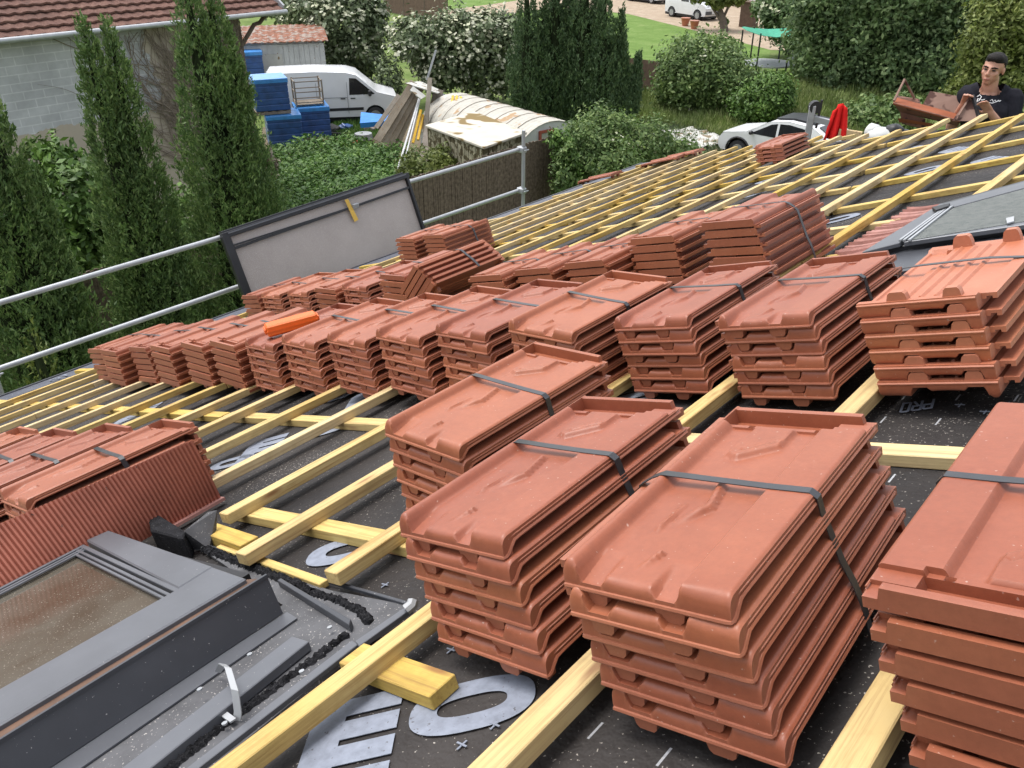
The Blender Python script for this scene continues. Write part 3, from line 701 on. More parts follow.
mb = MB(); a, b = b1+Vector((.006, .002, -.004)), b1.lerp(b0, .75)+Vector((.006, 0, -.004)); mb.beam(a, b, .02, .008); mb.build('apron_hem', M['apron_pink'], sky1, I4)

# ---- far roof window (right)
f = MB()
c = dict(bl=(862, 252), tl=(940, 203.5), tr=(1105, 158), br=(1105, 212))
ext(f, [c['bl'], c['tl'], c['tr'], c['br']], .12, .115)
sky2 = f.build('roof_window', M['darkframe'], house, HI, bevel=.004); tag(sky2, 'far roof window with hail-grey pane and pink pleated apron')
f = MB(); ext(f, [(911, 240), (953, 208), (1105, 167), (1105, 208)], .142, .012); f.build('pane', M['glass_grey'], sky2, I4)
f = MB(); ext(f, [(862, 252), (900, 242.5), (953, 204.5), (940, 203.5)], .138, .02)
ext(f, [(903, 242), (913, 239.5), (1105, 207.5), (1105, 212.5)], .140, .022); ext(f, [(943, 204), (1105, 159), (1105, 166), (955, 206.5)], .140, .02)
f.build('cover', M['flash_lt'], sky2, I4, bevel=.002)
f = MB(); 
for dx in (0, 5, 9): f.beam(rp(909-dx, 240.5, .145), rp(952-dx*.6, 206.5, .145), .008, .006)
f.build('glazing_bead', M['rail'], sky2, I4)
f = MB(); ext(f, [(864, 253), (1105, 213), (1105, 236), (876, 276)], .095, .08); f.build('upstand', M['flash'], sky2, I4)
f = MB(); ext(f, [(932, 207), (950, 203), (948, 206), (936, 210)], .158, .02); f.build('corner_cap', M['black'], sky2, I4)
f = MB(); ext(f, [(1006, 218), (1014, 216), (1014, 221), (1007, 223)], .15, .006); f.build('window_sticker', M['white_strip'], sky2, I4)
pleats(rp(822, 262, .012), rp(908, 209, .012), rp(863, 255, .10), rp(942, 206, .105), 20, .010, 'pleated_apron', M['apron_pink'], sky2)

# ---- window sash leaning on the guard rail
P0 = Vector((-6.02, 3.30, H-2.92)); P1 = Vector((-6.02, 5.52, H-2.89))
tlp, trp = atX(224, 236, -6.30), atX(405, 176, -6.30)
up = (tlp-Vector((-6.05, 3.36, H-2.95))); up = Vector((-.26, 0, .63))
bl_, br_ = tlp-up, trp-up
lw = empty('window_sash', T((bl_+br_)/2), 'large window sash with filmed grey pane and black frame leaning against the guard rail', 'window')
LWI = lw.matrix_world.inverted(); X_ = (br_-bl_).normalized(); Zn = X_.cross(up).normalized()
if Zn.x < 0: Zn = -Zn
mb = MB(); mb.slab([bl_, br_, trp, tlp], Zn, .012); mb.build('pane', M['glass_film'], lw, LWI)
mb = MB(); w = .045
for a, b, ww in ((bl_, tlp, .075), (br_, trp, .03), (bl_, br_, .04), (tlp+Vector((0, -.03, 0)), trp+Vector((0, .03, 0)), .05)): mb.beam(a+Zn*.012, b+Zn*.012, ww, .05, Zn)
mb.beam(tlp-Zn*.05+Vector((0, 0, .02)), trp-Zn*.05+Vector((0, 0, .02)), .05, .06, Zn)
mb.build('frame', M['darkframe'], lw, LWI, bevel=.004)
mb = MB(); mb.beam(tlp-up*.18+Zn*.02, trp-up*.17+Zn*.02, .022, .02, Zn); mb.beam(tlp-up*.14+Zn*.022, tlp.lerp(trp, .62)-up*.17+Zn*.022, .014, .02, Zn); mb.build('crossbar', M['darkframe'], lw, LWI)
mb = MB(); q = tlp.lerp(trp, .655)-up*.17+Zn*.035; mb.box(q, (.03, .07, .045)); mb.build('latch', M['rail'], lw, LWI, bevel=.004)
mb = MB(); q = tlp.lerp(trp, .60); mb.slab([q-up*.05+X_*.02+Zn*.034, q-up*.05+X_*.06+Zn*.034, q-up*.36+X_*.10+Zn*.030, q-up*.37+X_*.05+Zn*.030], Zn, .002); mb.build('tape', M['yellow_tape'], lw, LWI)
mb = MB(); mb.beam(tlp+Zn*.039+Vector((0, .02, .012)), trp+Zn*.039+Vector((0, -.02, .012)), .012, .008, Zn); mb.build('edge_trim', M['flash_lt'], lw, LWI)

# ---- guard rail
GX = -6.38
gr = empty('guard_rail', T(GX, 4.0, 0), 'galvanised tube guard rail along the eaves', 'guard rail')
GI = gr.matrix_world.inverted()
for z in (H-2.49, H-2.97):
    mb = MB(); mb.tube([(GX, -2.0, z), (GX, 7.42, z)], .0215, 12); mb.build('rail', M['rail'], gr, GI, smooth=50)
for y in (-1.5, 1.55, 7.43):
    mb = MB(); mb.tube([(GX+.05, y, 0), (GX+.05, y, H-2.27)], .022, 12); mb.build('post', M['rail'], gr, GI, smooth=50)
    for z in (H-2.49, H-2.97):
        mb = MB(); mb.box((GX+.025, y, z), (.10, .07, .065)); mb.tube([(GX+.09, y-.03, z), (GX+.09, y+.05, z)], .010, 6); mb.build('clamp', M['rail'], gr, GI, bevel=.006)
# ------------------------------------------------------------------ ground
def sheet(name, pts, mat, z, kind='structure', th=0.0):
    me = bpy.data.meshes.new(name); me.from_pydata([(p[0], p[1], z) for p in pts], [], [tuple(range(len(pts)))])
    bm = bmesh.new(); bm.from_mesh(me)
    for f in bm.faces:
        if f.normal.z < 0: f.normal_flip()
    bmesh.ops.triangulate(bm, faces=bm.faces); bm.to_mesh(me); bm.free()
    me.materials.append(mat); o = link(name, me); o['kind'] = kind; return o
def groundmat(name, stops, scale, detail=6, bs=0.5, extra=None):
    m, nt, b = new_mat(name); v = coords(nt)
    n = noise(nt, v, scale, detail, 0.65); n2 = noise(nt, v, scale*9, 4, 0.6)
    s = math_(nt, 'ADD', math_(nt, 'MULTIPLY', n, 0.7), math_(nt, 'MULTIPLY', n2, 0.3))
    c = ramp(nt, stops, s).outputs[0]
    nt.links.new(c, b.inputs['Base Color']); b.inputs['Roughness'].default_value = 0.95; b.inputs['Specular IOR Level'].default_value = 0.1
    bump(nt, b, n2, bs, 0.05); return m
M['grass'] = groundmat('rough_grass', [(0.36, (0.070, 0.105, 0.026)), (0.5, (0.115, 0.165, 0.044)), (0.62, (0.17, 0.19, 0.08))], 0.5)
M['lawn'] = groundmat('mown_lawn', [(0.36, (0.085, 0.145, 0.030)), (0.52, (0.115, 0.185, 0.045)), (0.64, (0.16, 0.215, 0.07))], 0.7)
M['gravel'] = groundmat('pale_gravel', [(0.36, (0.27, 0.21, 0.15)), (0.55, (0.34, 0.27, 0.20)), (0.66, (0.39, 0.33, 0.26))], 1.6)
M['soil'] = groundmat('bare_soil', [(0.36, (0.10, 0.080, 0.055)), (0.55, (0.16, 0.13, 0.09)), (0.66, (0.10, 0.115, 0.05))], 1.2)
sheet('ground', [(-400, -300), (300, -300), (300, 500), (-400, 500)], M['grass'], 0)
sheet('lawn', [at(x, y) for x, y in ((400, 6), (330, -30), (520, -60), (560, 8), (640, 15), (720, 36), (770, 45), (770, 62), (690, 100), (630, 62), (500, 40))], M['lawn'], 0.006)
sheet('gravel_path', [at(x, y) for x, y in ((430, 16), (470, 19), (515, 13), (560, 7), (628, 14), (700, 32), (770, 50), (830, 52), (830, 10), (720, -20), (560, -12), (515, 1), (450, 10))], M['gravel'], 0.012)
sheet('yard', [at(x, y) for x, y in ((262, 128), (330, 100), (400, 100), (470, 150), (420, 165), (330, 150), (262, 165))], M['soil'], 0.006)
sheet('track', [at(x, y) for x, y in ((590, 120), (660, 125), (760, 150), (840, 175), (820, 190), (700, 170), (620, 150))], M['soil'], 0.006)

# ------------------------------------------------------------------ foliage
LM = {}
LM['cypress'] = leafmat('cypress_foliage', (0.066, 0.124, 0.040), (0.118, 0.195, 0.064), (0.22, 0.30, 0.115), 0.28, 1.6)
LM['cypress_lt'] = leafmat('light_conifer_foliage', (0.06, 0.09, 0.02), (0.11, 0.15, 0.03), (0.17, 0.20, 0.05), 0.05, 2)
LM['darkcon'] = leafmat('dark_conifer_foliage', (0.044, 0.086, 0.036), (0.075, 0.130, 0.056), (0.135, 0.195, 0.09), 0.18, 1.0)
LM['bush'] = leafmat('bush_leaves', (0.062, 0.112, 0.034), (0.115, 0.185, 0.056), (0.22, 0.29, 0.11), 0.30, 1.3)
LM['bright'] = leafmat('bright_bush_leaves', (0.045, 0.095, 0.018), (0.085, 0.165, 0.032), (0.15, 0.24, 0.06), 0.18, 1.3)
LM['tree'] = leafmat('broad_tree_leaves', (0.064, 0.112, 0.046), (0.120, 0.188, 0.075), (0.22, 0.29, 0.14), 0.35, 0.6)
LM['tree_y'] = leafmat('yellowish_tree_leaves', (0.085, 0.115, 0.026), (0.15, 0.19, 0.045), (0.24, 0.27, 0.09), 0.3, 0.8)
LM['grey'] = leafmat('grey_green_leaves', (0.07, 0.10, 0.048), (0.125, 0.165, 0.085), (0.20, 0.24, 0.14), 0.1, 1.2)
LM['weeds'] = leafmat('weed_leaves', (0.045, 0.105, 0.022), (0.085, 0.18, 0.038), (0.16, 0.26, 0.07), 0.25, 1.5)
LM['tallgrass'] = leafmat('tall_grass_blades', (0.095, 0.145, 0.035), (0.17, 0.23, 0.065), (0.29, 0.31, 0.15), 0.1, 0.7)
LM['flower'] = leafmat('cream_blossom', (0.34, 0.36, 0.25), (0.44, 0.45, 0.34), (0.54, 0.54, 0.45), 0.1, 1)
LM['dry'] = leafmat('dry_vine_twigs', (0.16, 0.125, 0.10), (0.24, 0.195, 0.16), (0.33, 0.28, 0.23), 0.0, 1)
M['bark'] = plain('bark', (0.11, 0.085, 0.065), 0.9, 0, 0.3, 8, 0.6)

def quads(name, c, d, s, mat, parent=None, inv=None, loc=None):
    """c centres, d half length vectors, s half width vectors"""
    n = len(c); v = np.empty((n, 4, 3)); v[:, 0] = c-d; v[:, 1] = c+s; v[:, 2] = c+d; v[:, 3] = c-s
    if loc is not None: v -= np.array(loc)
    me = bpy.data.meshes.new(name); me.vertices.add(4*n); me.loops.add(4*n); me.polygons.add(n)
    me.vertices.foreach_set('co', v.reshape(-1)); me.loops.foreach_set('vertex_index', np.arange(4*n, dtype=np.int32))
    me.polygons.foreach_set('loop_start', np.arange(0, 4*n, 4, dtype=np.int32)); me.polygons.foreach_set('loop_total', np.full(n, 4, dtype=np.int32))
    me.update(calc_edges=True); me.materials.append(mat)
    return link(name, me, parent)
def unit(a): return a/np.maximum(np.linalg.norm(a, axis=1, keepdims=True), 1e-6)
def rnd_dirs(n): return unit(rng.normal(size=(n, 3)))
def crown_pts(blobs, n, lump=0.22, inner=0.55):
    """points near the surfaces of ellipsoid blobs (cx,cy,cz,rx,ry,rz), gathered in clumps, lumpy outline"""
    B = np.array(blobs, float); A = (B[:, 3]*B[:, 4]+B[:, 4]*B[:, 5]+B[:, 3]*B[:, 5]); k = rng.choice(len(B), n//9+1, p=A/A.sum())
    d = rnd_dirs(len(k)); rad = inner+(1-inner)*rng.random(len(k))**0.45; rad *= 1+lump*np.sin(d[:, 0]*7+k*1.7)*np.cos(d[:, 1]*6+d[:, 2]*5+k)
    cc = B[k, :3]+d*B[k, 3:]*rad[:, None]
    sz = 0.16*B[k, 3:].mean(1)
    idx = np.repeat(np.arange(len(k)), 9)[:n]
    p = cc[idx]+rng.normal(size=(n, 3))*sz[idx, None]*0.75
    return p, unit(d[idx]+rng.normal(size=(n, 3))*0.5)
def leafy(name, blobs, n, size, mat, label, cat='bush', group=None, trunk=None, aspect=0.5, flower=0, fsize=0.06, droop=0.25, zmin=0.02, limbs=5):
    B = np.array(blobs, float); base = Vector((B[:, 0].mean(), B[:, 1].mean(), 0))
    if trunk: base = Vector((trunk[0], trunk[1], 0))
    e = empty(name, T(base), label, cat, group)
    p, nrm = crown_pts(blobs, n); p[:, 2] = np.maximum(p[:, 2], zmin+0.05*rng.random(n))
    nn = unit(nrm + np.array([0, 0, 0.5]) + rng.normal(size=(n, 3))*0.45)
    d = unit(np.cross(nn, rnd_dirs(n))); d[:, 2] -= droop; d = unit(d); s = unit(np.cross(nn, d))
    L = size*(0.55+0.8*rng.random((n, 1)))
    quads('crown' if cat == 'tree' else 'foliage', p, d*L*0.5, s*L*0.5*aspect, mat, e, loc=base)
    if flower:
        q, fn = crown_pts(blobs, flower, inner=0.93); q += fn*0.06; q[:, 2] = np.maximum(q[:, 2], 0.2)
        fn = unit(fn+np.array([0, 0, 0.9])); d = unit(np.cross(fn, rnd_dirs(flower))); s = np.cross(fn, d); L = fsize*(0.5+rng.random((flower, 1)))
        quads('blossom', q, d*L*.5, s*L*.5, LM['flower'], e, loc=base)
    zt = max(b[2]+b[5]*0.5 for b in blobs); r0 = trunk[2] if trunk else 0.05
    mb = MB(); top = Vector((B[:, 0].mean()-base.x, B[:, 1].mean()-base.y, zt*0.8))
    mb.tube([(0, 0, 0), top*0.35+Vector((.05, 0, 0)), top*0.7, top], [r0*1.25, r0, r0*0.6, r0*0.2], 7)
    for i in range(min(limbs, len(blobs))):
        b = blobs[i]; t = Vector((b[0]-base.x, b[1]-base.y, b[2])); s0 = top*random.uniform(.15, .45)
        mb.tube([s0, s0.lerp(t, .5)+Vector((0, 0, .1)), t], [r0*.55, r0*.35, r0*.12], 5)
    mb.build('trunk', M['bark'], e, smooth=60)
    return e
def blobs_px(lst, D):
    """(px, py, rx_px, ry_px, depth) seen outlines at distance D -> ellipsoids of real size"""
    out = []
    for px, py, rx, ry, *dd in lst:
        DD = D+(dd[0] if dd else 0); p = atd(px, py, DD); k = (p-CAM).dot(Fw)/FPX
        out.append((p.x, p.y, p.z, rx*k, rx*k, ry*k*1.04))
    return out
def columnar(name, x, y, tips, zlow, R0, n, mat, label, cat='tree', group=None, size=0.16, power=0.8, spread=0.35, lean=(0, 0), cone=1.6):
    """upright conifer: tips = [(dx, dy, ztop, rfrac)]"""
    e = empty(name, T(x, y, 0), label, cat, group); P, D_, S_ = [], [], []
    for dx, dy, zt, rf in tips:
        m = int(n*rf/sum(t[3] for t in tips)); K = m//14
        t = 1-rng.random(K)**0.62*0.995; h = zlow+(zt-zlow)*t
        prof = R0*rf*np.minimum(1.0, cone*(1-t)**power)*np.minimum(1, (0.48 if cone != 1.6 else .55)+1.9*t)
        th = rng.random(K)*2*np.pi
        rr_ = prof*(0.62+0.42*rng.random(K)**0.6)*(1+0.13*np.sin(th*5+h*3.1)+0.08*np.sin(th*9-h*5))
        q = 0.30+0.7*t
        c = np.stack([dx*q+rr_*np.cos(th)+lean[0]*t, dy*q+rr_*np.sin(th)+lean[1]*t, h], 1)
        up = np.stack([np.cos(th)*spread, np.sin(th)*spread, np.ones(K)*0.95], 1)+rng.normal(size=(K, 3))*0.22; up = unit(up)
        i = np.repeat(np.arange(K), 14); nn = len(i); f = rng.random((nn, 1))
        tuft = size*2.1
        p = c[i]+up[i]*tuft*(f-0.35)+rng.normal(size=(nn, 3))*size*0.42*(1.15-f)
        d = unit(up[i]+rng.normal(size=(nn, 3))*0.42); s = unit(np.cross(d, rnd_dirs(nn))); L = size*(0.5+0.7*rng.random((nn, 1)))
        P.append(p); D_.append(d*L*.5); S_.append(s*L*.5*0.30)
    quads('crown', np.concatenate(P), np.concatenate(D_), np.concatenate(S_), mat, e)
    mb = MB()
    for dx, dy, zt, rf in tips: mb.tube([(0, 0, 0), (dx*.5, dy*.5, zt*.45), (dx+lean[0]*.9, dy+lean[1]*.9, zt*.93)], [.09*R0*2, .06*R0*2, .01], 7)
    # dark inner mass of dead twigs, seen between the tufts
    mb.build('trunk', M['bark'], e, smooth=60)
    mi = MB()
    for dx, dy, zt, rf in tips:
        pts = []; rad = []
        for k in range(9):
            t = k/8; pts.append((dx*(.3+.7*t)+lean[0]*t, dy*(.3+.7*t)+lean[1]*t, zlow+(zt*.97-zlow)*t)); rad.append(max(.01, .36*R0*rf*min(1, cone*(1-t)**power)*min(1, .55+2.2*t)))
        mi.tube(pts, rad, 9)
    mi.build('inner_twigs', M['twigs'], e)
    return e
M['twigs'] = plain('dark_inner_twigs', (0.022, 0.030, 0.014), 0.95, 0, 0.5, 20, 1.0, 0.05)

# cypresses by the fence
def Ypx(px, py, X): return atX(px, py, X).y
XC = -10.9
zt = lambda px, py, X=XC: atX(px, py, X).z
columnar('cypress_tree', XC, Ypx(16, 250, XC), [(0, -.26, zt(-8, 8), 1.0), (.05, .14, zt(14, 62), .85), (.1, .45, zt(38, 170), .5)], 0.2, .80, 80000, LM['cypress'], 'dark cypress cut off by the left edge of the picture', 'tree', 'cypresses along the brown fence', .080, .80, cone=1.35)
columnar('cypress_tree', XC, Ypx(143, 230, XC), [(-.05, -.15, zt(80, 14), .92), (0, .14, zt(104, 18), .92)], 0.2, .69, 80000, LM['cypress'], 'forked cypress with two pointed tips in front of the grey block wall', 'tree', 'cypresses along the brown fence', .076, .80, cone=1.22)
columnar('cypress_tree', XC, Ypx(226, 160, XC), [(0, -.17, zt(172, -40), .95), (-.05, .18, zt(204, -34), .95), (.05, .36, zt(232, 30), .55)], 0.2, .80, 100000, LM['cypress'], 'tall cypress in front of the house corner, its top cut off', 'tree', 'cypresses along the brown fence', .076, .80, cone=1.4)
XS = -9.2
columnar('young_conifer', XS, Ypx(39, 360, XS), [(0, 0, zt(38, 322, XS), 1)], 0.3, .22, 3500, LM['cypress_lt'], 'small yellow-green conifer tip between the guard rails', 'shrub', None, .07, .5)
# dark conifer group in the middle
D = 31.5
for i, (px, w, ty, dd, lb) in enumerate(((530, .95, -30, 0, 'leftmost of the dark conifers behind the arched shed'), (556, 1.05, -60, .3, 'dark conifer second from the left behind the arched shed'),
                                     (583, 1.05, -60, 0, 'tallest dark conifer, third from the left behind the arched shed'), (603, .85, -20, -.4, 'dark conifer fourth from the left behind the arched shed'), (622, .55, 36, -.2, 'short dark conifer at the right end of the conifer group'))):
    p = at(px, 118); p = Vector((p.x, p.y, 0)).normalized()*(D+dd); top = atd(px, ty, D+dd).z
    columnar('conifer_tree', p.x, p.y, [(0, -.25, top, .8), (.3, .40, top*.84, .62), (-.25, .1, top*.74, .66)], 0.15, w*.98, 30000, LM['darkcon'], lb, 'tree', 'dark conifers behind the arched shed', .13, .8, .25, cone=1.3)

# brown screen fence behind the guard rail
FX = -13.0
M['fence'] = plain('brown_heather_screen', (0.125, 0.095, 0.075), 0.95, 0, 0.45, 14, 0.8, 0.1)
fe = empty('screen_fence', T(FX, 9, 0), 'dark brown screen fence behind the guard rail', 'fence'); FI = fe.matrix_world.inverted()
fz = atX(480, 157, FX).z
mb = MB(); rf = random.Random(3); y = 1.0
while y < Ypx(560, 160, FX):
    hh = fz+rf.uniform(-.03, .02); mb.box((FX+rf.uniform(-.01, .01), y+.03, hh/2), (.022, .055, hh)); y += .06
mb.build('screen', M['fence'], fe, FI)
for yy in (2, 4.5, 7, 9.5, 12, 14.5):
    mb = MB(); mb.box((FX-.05, yy, fz/2), (.06, .06, fz-.04)); mb.build('post', M['bark'], fe, FI)

# leafy shrubs
SG = 'shrubs and bushes in the gardens'
leafy('leafy_bush', blobs_px([(85, 200, 34, 40), (75, 262, 40, 50), (110, 240, 30, 40), (60, 160, 20, 25, .5)], 15.6), 7000, .15, LM['bright'], 'bright green bush between the left cypress and the forked cypress')
leafy('leafy_bush', blobs_px([(193, 225, 22, 38), (205, 260, 24, 34)], 15.8), 3000, .14, LM['bright'], 'bright green bush between the forked and the tall cypress')
leafy('leafy_bush', blobs_px([(45, 165, 22, 25), (30, 195, 24, 30)], 18.5), 2200, .16, LM['bush'], 'leafy bush at the foot of the grey block wall')
iv = blobs_px([(578, 150, 22, 26, -1), (600, 135, 30, 26), (640, 145, 34, 24, .5), (565, 180, 14, 34, -2), (605, 165, 34, 26, -1), (680, 155, 26, 12, .8)], 22)
leafy('leafy_bush', iv, 20000, .115, LM['bush'], 'leafy mixed bush right of the brown screen fence, spilling over its end', flower=120)
leafy('leafy_bush', blobs_px([(565, 155, 12, 16), (570, 172, 12, 20), (560, 140, 12, 10)], 20.3), 2600, .11, LM['bright'], 'ivy hanging over the end of the brown screen fence', 'ivy')
leafy('leafy_bush', blobs_px([(690, 75, 34, 34), (725, 85, 34, 32), (672, 88, 12, 28), (715, 55, 28, 18, 1), (745, 100, 20, 20)], 35.5), 26000, .16, LM['bush'], 'large rounded shrub at the right end of the brown panel fence', flower=200, fsize=.10)
leafy('leafy_bush', blobs_px([(768, 98, 24, 22), (750, 105, 20, 18), (775, 88, 18, 14)], 33.5), 10000, .14, LM['bright'], 'bright trimmed bush at the right end of the large rounded shrub')
leafy('flowering_bush', blobs_px([(345, 25, 34, 34), (355, 55, 26, 26), (310, 12, 30, 14, 1), (372, 20, 16, 30)], 40), 11000, .24, LM['grey'], 'tall elder bush in cream blossom behind the white van', flower=1900, fsize=.15)
leafy('flowering_bush', blobs_px([(420, 40, 30, 22), (455, 50, 34, 34), (490, 60, 30, 36), (480, 30, 34, 16), (505, 45, 22, 30), (440, 70, 24, 18)], 36), 16000, .22, LM['grey'], 'broad elder bush in cream blossom behind the arched shed', flower=2700, fsize=.14)
leafy('leafy_bush', blobs_px([(300, 4, 34, 14), (270, 8, 14, 10)], 48), 2500, .3, LM['grey'], 'pale bush beyond the orange roofed shed', flower=200, fsize=.15)
leafy('leafy_bush', blobs_px([(390, 82, 12, 24)], 35), 1500, .16, LM['grey'], 'thin bush behind the front of the white van')
leafy('leafy_bush', blobs_px([(425, 165, 26, 14), (445, 158, 18, 12, .4), (410, 172, 14, 10)], 21.5), 3200, .12, LM['tree_y'], 'yellow-green weeds in front of the leaning boards')
leafy('leafy_bush', blobs_px([(268, 165, 10, 14)], 24), 900, .11, LM['dry'], 'dry reddish shrub at the foot of the house corner')
leafy('leafy_bush', blobs_px([(880, 118, 36, 16), (905, 108, 20, 12), (850, 122, 16, 10)], 33), 6000, .18, LM['bush'], 'low clipped hedge behind the red cloth')
TGp = 'broadleaf trees at the back'
def tree(px, D, blobs, n, size, mat, label, r=.22, **kw):
    g = at(px, 95); g = Vector((g.x, g.y, 0)).normalized()*(D-.4)
    leafy('broadleaf_tree', blobs_px(blobs, D), n, size, mat, label, 'tree', TGp, (g.x, g.y, r), **kw)
tree(880, 42, [(870, 20, 62, 42), (830, 45, 40, 36), (900, 65, 52, 34, -1), (850, 70, 36, 26, -1), (945, 45, 46, 46), (930, 85, 36, 24, -1.5), (875, -20, 80, 30), (820, 10, 30, 30), (960, 0, 40, 30)], 52000, .23, LM['tree'], 'broad dark green tree filling the background behind the tray', .3)
tree(995, 36, [(1000, 30, 34, 40), (1025, 70, 34, 34), (985, 75, 26, 30), (1030, 10, 30, 40), (965, 95, 20, 16)], 20000, .18, LM['tree_y'], 'yellowish green tree behind the man at the right edge')
tree(800, 50, [(795, 18, 30, 26), (775, 8, 20, 14), (810, 40, 20, 20)], 12000, .24, LM['tree'], 'dark tree with pale blossom behind the green netting', flower=260, fsize=.2)
tree(717, 60, [(718, -3, 16, 8), (700, -8, 12, 8), (735, -4, 12, 9)], 2600, .35, LM['tree_y'], 'small tree with a bare trunk beside the far white car', .22)
leafy('leafy_bush', blobs_px([(724, 22, 4, 4)], 61), 400, .2, LM['bush'], 'small round potted shrub beside the gravel drive')

# weeds and tall grass (too many to count)
def scatter(name, polyw, n, hmin, hmax, w, mat, tilt=.4, leafl=None):
    P = np.array([(p.x, p.y) for p in polyw]); lo, hi = P.min(0), P.max(0); out = []
    while len(out) < n:
        q = lo+(hi-lo)*rng.random((n, 2)); ins = np.zeros(n, bool); j = len(P)-1
        for i in range(len(P)):
            c = ((P[i, 1] > q[:, 1]) != (P[j, 1] > q[:, 1])) & (q[:, 0] < (P[j, 0]-P[i, 0])*(q[:, 1]-P[i, 1])/(P[j, 1]-P[i, 1]+1e-9)+P[i, 0]); ins ^= c; j = i
        out += q[ins].tolist()
    q = np.array(out[:n]); hh = hmin+(hmax-hmin)*rng.random(n)*(0.45+0.55*np.abs(np.sin(q[:, 0]*1.3)*np.cos(q[:, 1]*1.1+q[:, 0]*.5)))
    if leafl:                                     # leafy weeds: leaves at all heights
        z = hh*rng.random(n)**.5; c = np.stack([q[:, 0], q[:, 1], z+.03], 1)
        nn = unit(np.array([0, 0, 1.])+rng.normal(size=(n, 3))*.5); d = unit(np.cross(nn, rnd_dirs(n))); s = np.cross(nn, d); L = leafl*(.5+rng.random((n, 1)))
        o = quads(name, c, d*L*.5, s*L*.28, mat)
    else:
        up = unit(np.array([0, 0, 1.])+rng.normal(size=(n, 3))*tilt*np.array([1, 1, .2])); c = np.stack([q[:, 0], q[:, 1], np.zeros(n)], 1)+up*hh[:, None]*.5
        s = unit(np.cross(up, rnd_dirs(n)))*w*.5
        o = quads(name, c, up*hh[:, None]*.5, s, mat)
    o['kind'] = 'stuff'; return o
scatter('weeds', [at(x, y) for x, y in ((258, 165), (300, 154), (345, 146), (400, 160), (440, 170), (430, 195), (330, 215), (255, 250))], 26000, .25, .75, .04, LM['weeds'], leafl=.12)
scatter('tall_grass', [at(x, y) for x, y in ((575, 105), (640, 90), (700, 112), (745, 125), (745, 145), (690, 130), (600, 118))], 12000, .15, .55, .03, LM['tallgrass'])
scatter('tall_grass', [at(x, y) for x, y in ((772, 128), (795, 70), (850, 85), (920, 95), (930, 140), (840, 160))], 26000, .3, .9, .035, LM['tallgrass'])
scatter('grass', [at(x, y) for x, y in ((640, 120), (730, 130), (720, 160), (640, 170))], 6000, .08, .3, .03, LM['grey'])
scatter('grass', [at(x, y) for x, y in ((300, 120), (400, 118), (400, 140), (330, 140))], 5000, .1, .35, .03, LM['weeds'])

# ------------------------------------------------------------------ neighbour's house (left)
HX = -19.0
yc = Ypx(250, 100, HX); eh = atX(120, 29, HX+.45).z
def blockmat():
    m, nt, b = new_mat('concrete_block_wall'); tc = nt.nodes.new('ShaderNodeTexCoord'); sx = nt.nodes.new('ShaderNodeSeparateXYZ'); nt.links.new(tc.outputs['Object'], sx.inputs[0])
    cb = nt.nodes.new('ShaderNodeCombineXYZ'); nt.links.new(sx.outputs[1], cb.inputs[0]); nt.links.new(sx.outputs[2], cb.inputs[1])
    br = nd(nt, 'ShaderNodeTexBrick', Scale=1.0); br.inputs['Brick Width'].default_value = .40; br.inputs['Row Height'].default_value = .165; br.inputs['Mortar Size'].default_value = .012; br.inputs['Mortar Smooth'].default_value = .4
    br.inputs['Color1'].default_value = (.42, .43, .445, 1); br.inputs['Color2'].default_value = (.47, .48, .495, 1); br.inputs['Mortar'].default_value = (.56, .57, .58, 1); nt.links.new(cb.outputs[0], br.inputs['Vector'])
    n = noise(nt, tc.outputs['Object'], 1.3, 6, .65)
    c = mixc(nt, br.outputs[0], ramp(nt, [(.35, (.80, .80, .80)), (.65, (1.1, 1.1, 1.1))], n).outputs[0], 1.0, 'MULTIPLY')
    # lower rendered band, beige
    zz = math_(nt, 'ADD', sx.outputs[2], math_(nt, 'MULTIPLY', n, .5)); lowm = math_(nt, 'LESS_THAN', zz, LOWZ)
    yy = math_(nt, 'ADD', sx.outputs[1], math_(nt, 'MULTIPLY', n, 1.2)); rightm = math_(nt, 'GREATER_THAN', yy, RY)
    mk = math_(nt, 'MAXIMUM', lowm, rightm)
    c = mixc(nt, c, mixc(nt, (.44, .38, .30), (.36, .32, .27), noise(nt, tc.outputs['Object'], 5, 4)), mk)
    nt.links.new(c, b.inputs['Base Color']); b.inputs['Roughness'].default_value = .9; bump(nt, b, br.outputs[1], -.4, .01); return m
LOWZ = atX(60, 128, HX).z+.25; RY = Ypx(158, 100, HX)+.6
def roofmat(name, c0, c1, c2):
    m, nt, b = new_mat(name); v = coords(nt); n = noise(nt, v, 2.5, 6, .7); n2 = noise(nt, v, 30, 3)
    s = math_(nt, 'ADD', math_(nt, 'MULTIPLY', n, .6), math_(nt, 'MULTIPLY', n2, .4))
    nt.links.new(ramp(nt, [(.38, c0), (.52, c1), (.66, c2)], s).outputs[0], b.inputs['Base Color']); b.inputs['Roughness'].default_value = .9; return m
M['oldtile'] = roofmat('weathered_roof_tiles', (.075, .036, .026), (.125, .058, .042), (.20, .115, .085))
M['block'] = blockmat()
nh = empty('neighbour_house', T(HX, yc-3, 0), 'neighbour house with grey concrete block wall and weathered tile roof', 'house'); NI = nh.matrix_world.inverted()
y0 = -8; W_ = 7.0; pit = .62
mb = MB(); mb.slab([(HX, y0, 0), (HX, yc, 0), (HX, yc, eh), (HX, y0, eh)], (1, 0, 0), .3)
mb.slab([(HX-.3, yc, 0), (HX-W_, yc, 0), (HX-W_, yc, eh), (HX-W_/2, yc, eh+W_/2*pit), (HX-.3, yc, eh+.15)], (0, 1, 0), .3)
mb.build('wall', M['block'], nh, NI)
